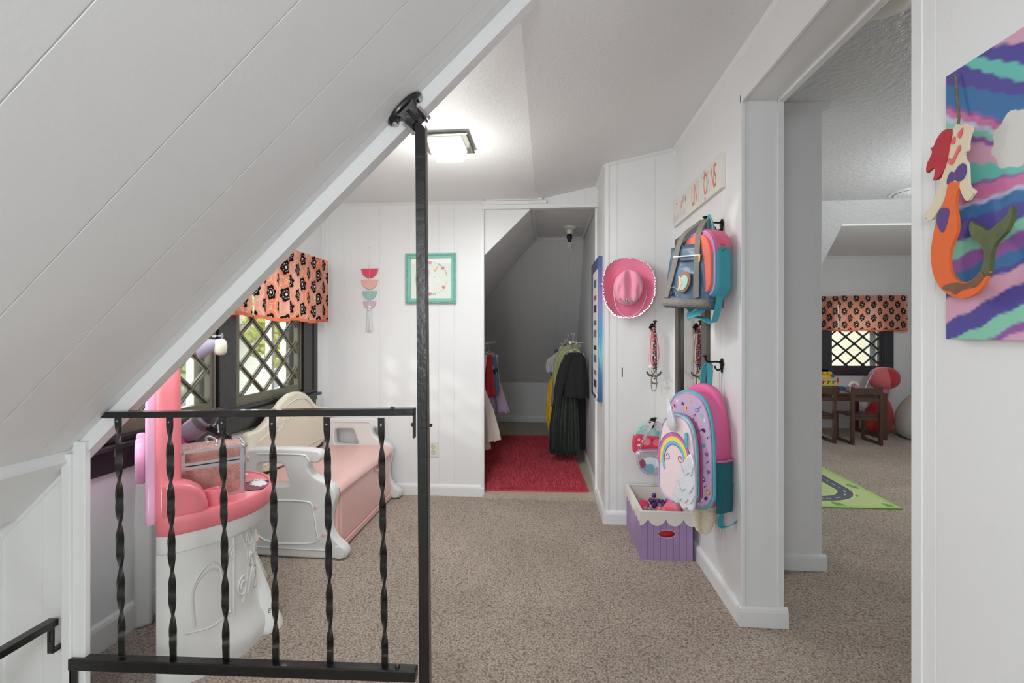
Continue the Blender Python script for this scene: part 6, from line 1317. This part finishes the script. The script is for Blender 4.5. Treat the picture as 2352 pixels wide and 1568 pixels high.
def chair(x, y, rz, label):
    t = thing('play_chair', label, 'chair', (x, y, 0), rz, 'dark wooden chairs at the play table')
    bx('seat', t, (-.14, .14, -.12, .15, .285, .303)); bx('seat_rail', t, (-.125, .125, -.13, -.112, .25, .285))
    bk = [(-.13, .50), (-.13, .585), (.13, .585), (.13, .50), (.06, .50), (.045, .487), (0, .480), (-.045, .487), (-.06, .50)]
    mk('back_rail', G_prism([(-.13, .51), (-.13, .585), (.13, .585), (.13, .51), (.055, .51), (.04, .522), (0, .528), (-.04, .522), (-.055, .51)], (0, -.145, 0), ex, ez, ey, 0, .018), M_wood, t, smooth=None, bevel=.002)
    bx('lower_back_rail', t, (-.13, .13, -.143, -.128, .445, .475))
    for sx in (-1, 1):
        mk('back_post', G_prism([(-.15, 0), (-.118, 0), (-.118, .30), (-.125, .60), (-.15, .60), (-.15, .30)], (sx * .138 - .014, 0, 0), ey, ez, ex, 0, .028), M_wood, t, smooth=None, bevel=.003)
        bx('front_leg', t, (*sorted((sx * .124, sx * .150)), .115, .145, 0, .29)); bx('foot_rail', t, (*sorted((sx * .126, sx * .148)), -.12, .12, .0, .03))
    return t
chair(3.285, 5.14, 0, 'play chair fully in view, its back to the camera, in front of the table')
chair(2.865, 5.20, 0, 'play chair at the left, only its right post showing beside the stub wall')
# toy cash register
rgst = thing('toy_cash_register', 'yellow toy cash register with coloured levers on the play table', 'cash register', (3.10, 5.42, .50), R(8))
M_yel = mat('yellow_plastic', (240, 204, 96), .35); M_amb = mat('amber_plastic', (238, 172, 28), .3); M_redp = mat('red_plastic', (200, 44, 40), .35); M_blup = mat('blue_plastic', (50, 130, 176), .35); M_grnp = mat('green_plastic', (52, 150, 84), .35)
mk('base', G_box(-.11, .11, -.10, .08, 0, .028), M_redp, rgst, smooth=None, bevel=.006); mk('drawer', G_box(-.095, .115, -.106, -.09, .022, .062), M_wood, rgst, smooth=None, bevel=.003, label='brown drawer front')
mk('drawer_text', G_tf(G_text('CASHIER', .022, .001, 1.1), frame_mtx((-.045, -.1075, .034), ex, ez, (0, -1, 0))), mat('cream_print', (226, 206, 176), .5), rgst, smooth=None)
mk('trim_band', G_box(-.105, .105, -.095, .07, .062, .072), M_blup, rgst, smooth=None, bevel=.003)
mk('housing', G_prism([(-.09, .07), (.08, .07), (.08, .185), (-.02, .185), (-.055, .15), (-.085, .11)], (-.105, 0, 0), ey, ez, ex, 0, .20), M_yel, rgst, smooth=None, bevel=.008)
for i in range(3):
    mk('coin_slot', G_ball((-.065 + i * .062, -.01, .197), .028, .02, .024, 14, 8, .6), M_amb, rgst)
    mk('window', G_box(-.085 + i * .058, -.045 + i * .058, -.066, -.060, .135, .158), mat('pale_grey_plastic', (196, 190, 176), .4), rgst, smooth=None)
    mk('lever', join(G_box(-.078 + i * .058, -.052 + i * .058, -.098, -.088, .118, .126), G_box(-.080 + i * .058, -.072 + i * .058, -.098, -.086, .09, .126)), (M_redp, M_grnp, M_blup)[i], rgst, smooth=None)
mk('side_lever', G_box(.085, .10, -.095, -.085, .105, .16), M_redp, rgst, smooth=None, bevel=.003)
mk('corner_panel', G_box(.06, .09, -.058, -.03, .165, .19), M_blup, rgst, smooth=None)
# toy phone, microphone, card
tp = thing('toy_phone', 'white and pink toy telephone in the middle of the play table', 'telephone', (3.42, 5.38, .50), R(-10))
M_pph = mat('pink_phone_plastic', (232, 150, 186), .35)
mk('base', G_prism([(-.08, 0), (.09, 0), (.09, .02), (.03, .045), (-.08, .06)], (0, -.05, 0), ex, ez, ey, 0, .11), P_white, tp, smooth=None, bevel=.006)
mk('receiver', join(G_tube(spline([(-.085, -.03, .065), (-.06, -.03, .10), (-.02, -.03, .105), (.005, -.03, .075)], 6), .016, 10)), P_white, tp)
mk('screen', G_box(-.055, -.018, -.052, -.046, .058, .088), mat('dull_pink_label', (196, 120, 130), .4), tp, smooth=None)
for i in range(4):
    for j in range(3): mk('key', G_box(.0 + i * .02, .012 + i * .02, -.04 + j * .025, -.026 + j * .025, .046 - i * .008, .053 - i * .008), M_pph, tp, smooth=None)
mc = thing('toy_microphone', 'white stick microphone with blue tip standing by the phone', 'microphone', (3.55, 5.44, .50))
mk('stand', G_lathe([(.04, 0), (.038, .012), (.012, .018)], 18), M_pph, mc); mk('stem', G_tube([(0, 0, .015), (.03, -.01, .12), (.065, -.02, .19)], .005, 8), P_white, mc); mk('head', G_ball((.07, -.02, .21), .018, .018, .028), mat('pale_blue_foam', (150, 170, 216), .7), mc)
bk = thing('picture_book', 'magenta and white toy lying at the right end of the play table', 'toy', (3.62, 5.38, .50), R(-25)); mk('board', G_box(-.06, .05, -.05, .04, 0, .018), M_white, bk, smooth=None, bevel=.003); mk('handle', G_tube([(-.04, -.045, .025), (.02, -.05, .03), (.07, -.06, .01)], .010, 8), M_mag, bk)
tr = thing('toy_tray', 'dark toy tray with blue rim behind the register', 'tray', (3.30, 5.60, .50)); mk('tray', G_box(-.11, .15, -.06, .06, 0, .03), M_wood, tr, smooth=None, bevel=.004); mk('rim', join(G_box(-.115, .155, -.065, -.06, 0, .036), G_box(-.115, .155, .06, .065, 0, .036)), M_blup, tr, smooth=None)
# red plush and white beanbag
M_rp = mat('red_plush', (192, 52, 58), .85, sheen=.3, bump=(60, .3, 'n')); M_pp2 = mat('rosy_plush', (222, 112, 118), .85, sheen=.3, bump=(60, .3, 'n'))
pl = thing('plush_toy', 'tall red and rose stuffed plush with a round top beside the beanbag', 'plush toy', (3.81, 5.60, 0), R(10))
mk('lower_cushion', G_loft([[((w * math.cos(a)) + s, d * math.sin(a), z) for a in np.linspace(0, 2 * math.pi, 28, endpoint=False)] for z, w, d, s in ((0.0, .08, .06, 0), (.04, .13, .09, 0), (.14, .165, .11, -.01), (.26, .155, .10, 0), (.36, .10, .07, .02), (.40, .06, .05, .03))]), M_rp, pl, smooth=180)
mk('stem', G_tube([(.03, 0, .36), (.035, 0, .44), (.03, 0, .52)], [.065, .06, .07], 16), M_pp2, pl)
mk('round_top', G_ball((.05, 0, .63), .15, .13, .135, 24, 16), M_pp2, pl); mk('red_panel', G_ball((.078, -.022, .635), .132, .118, .126, 24, 16), M_rp, pl)
bb = thing('beanbag', 'big off-white beanbag in the playroom corner', 'beanbag', (4.11, 5.33, 0))
rings = []
for z, w in ((0, .22), (.03, .27), (.12, .295), (.25, .28), (.36, .23), (.44, .16), (.50, .08), (.52, .02)):
    rings.append([((w + .008 * math.sin(6 * a)) * math.cos(a) * .85, (w + .008 * math.sin(6 * a)) * math.sin(a), z + .01 * math.sin(3 * a)) for a in np.linspace(0, 2 * math.pi, 40, endpoint=False)])
rings[0] = [(x, y, 0) for x, y, z in rings[0]]
mk('cushion', G_loft(rings), mat('off_white_canvas', (198, 196, 184), .8, bump=(12, .3, 'n')), bb, smooth=180)
mk('seam', G_tube([rings[k][0] if 0 else (rings[k][28][0] * 1.01, rings[k][28][1] * 1.01, rings[k][28][2]) for k in range(7)], .004, 6), mat('off_white_canvas_seam', (176, 172, 158), .8), bb)
# play rug with a printed road
def road(u, v):
    x, y = u * 1.0, v * 1.25     # x: left->right, y: front->back
    dxr, dyf = 1.0 - x, y
    # rounded road following the border
    rr = .22; cx, cy = 1.0 - .17 - rr, .17 + rr
    if x > cx and y < cy: d = abs(math.hypot(x - cx, y - cy) - rr); on = True; s = math.atan2(y - cy, x - cx) * rr
    elif y < cy and x <= cx: d = abs(y - .17); s = x
    else: d = abs(x - (1.0 - .17)); s = y
    g = rgb(190, 208, 142)
    if d < .048:
        if d < .004 and (s * 22) % 2 < 1.1: return rgb(214, 214, 206)
        return rgb(92, 98, 108)
    if d < .058: return rgb(222, 226, 150)
    if min(dxr, dyf) < .03: return rgb(172, 204, 112)
    q = math.sin(x * 19 + 2) * math.sin(y * 15 + 1) + .5 * math.sin(x * 41 + y * 17)
    if x < .68 and y > .3:
        if q > .7: return rgb(96, 186, 160)
        if q > .35: return rgb(184, 176, 170)
        if q < -.75: return rgb(214, 202, 130)
        if q < -.5: return rgb(126, 172, 190)
    elif q > .95: return rgb(110, 160, 96)
    return g
pr_ = thing('play_rug', 'green play rug printed with grey roads on the playroom carpet', 'rug', (1.85, 3.8, .001))
A_, B_, C_ = Vector((2.316, 3.187)), Vector((2.372, 4.44)), Vector((1.317, 3.17))
g, c = colgrid(170, 170, lambda u, v: (*(C_ + (A_ - C_) * u + (B_ - A_) * v), .0075), road); mk('printed_top', g, VC, pr_, col=c, world=True, smooth=None)
D_ = C_ + B_ - A_; mk('backing', G_prism([tuple(A_), tuple(B_), tuple(D_), tuple(C_)], (0, 0, 0), ex, ey, ez, .0005, .007), mat('rug_edge_green', (120, 160, 76), .8), pr_, smooth=None, world=True)
# ceiling register, smoke detector, teal ornament
vn = thing('ceiling_vent', 'round white louvred ceiling vent in the playroom', 'vent', (2.90, 3.86, 2.262))
mk('cone', G_lathe([(.17, 0), (.168, -.006), (.15, -.010)], 40), M_trim, vn, smooth=50)
for r_, z_ in ((.135, -.018), (.108, -.022), (.082, -.026), (.056, -.030), (.03, -.034)): mk('louvre_ring', G_lathe([(r_, z_), (r_ + .010, z_ + .012), (r_ + .009, z_ + .013), (r_ - .001, z_ + .001)], 36), M_trim, vn, smooth=50)
mk('dark_throat', G_lathe([(.146, -.0105), (.146, -.012)], 36), M_bdark, vn)
sd_ = thing('smoke_detector', 'white round smoke detector partly hidden above the opening', 'smoke detector', (1.13, 1.62, 2.262))
mk('body', G_lathe([(.075, 0), (.075, -.012), (.066, -.030), (.03, -.036)], 30), P_ivory, sd_, smooth=50); mk('grille_slot', G_tube([(.071 * math.cos(a), .071 * math.sin(a), -.018) for a in np.linspace(0, 2 * math.pi, 30, endpoint=False)], .003, 6, closed=True), mat('dark_slot', (60, 58, 56), .6), sd_)
to = thing('wall_ornament', 'small teal scalloped ornament on the playroom right wall', 'ornament', (4.355, 5.66, 1.58))
for i, (a, b, r_) in enumerate(((0, .15, .045), (.03, .10, .035), (0, .05, .045), (-.03, .10, .035), (0, .0, .035))): mk('petal', G_ball((-.012, a, b), .014, r_, r_, 14, 8), mat('teal_lacquer', (70, 140, 140), .4), to)
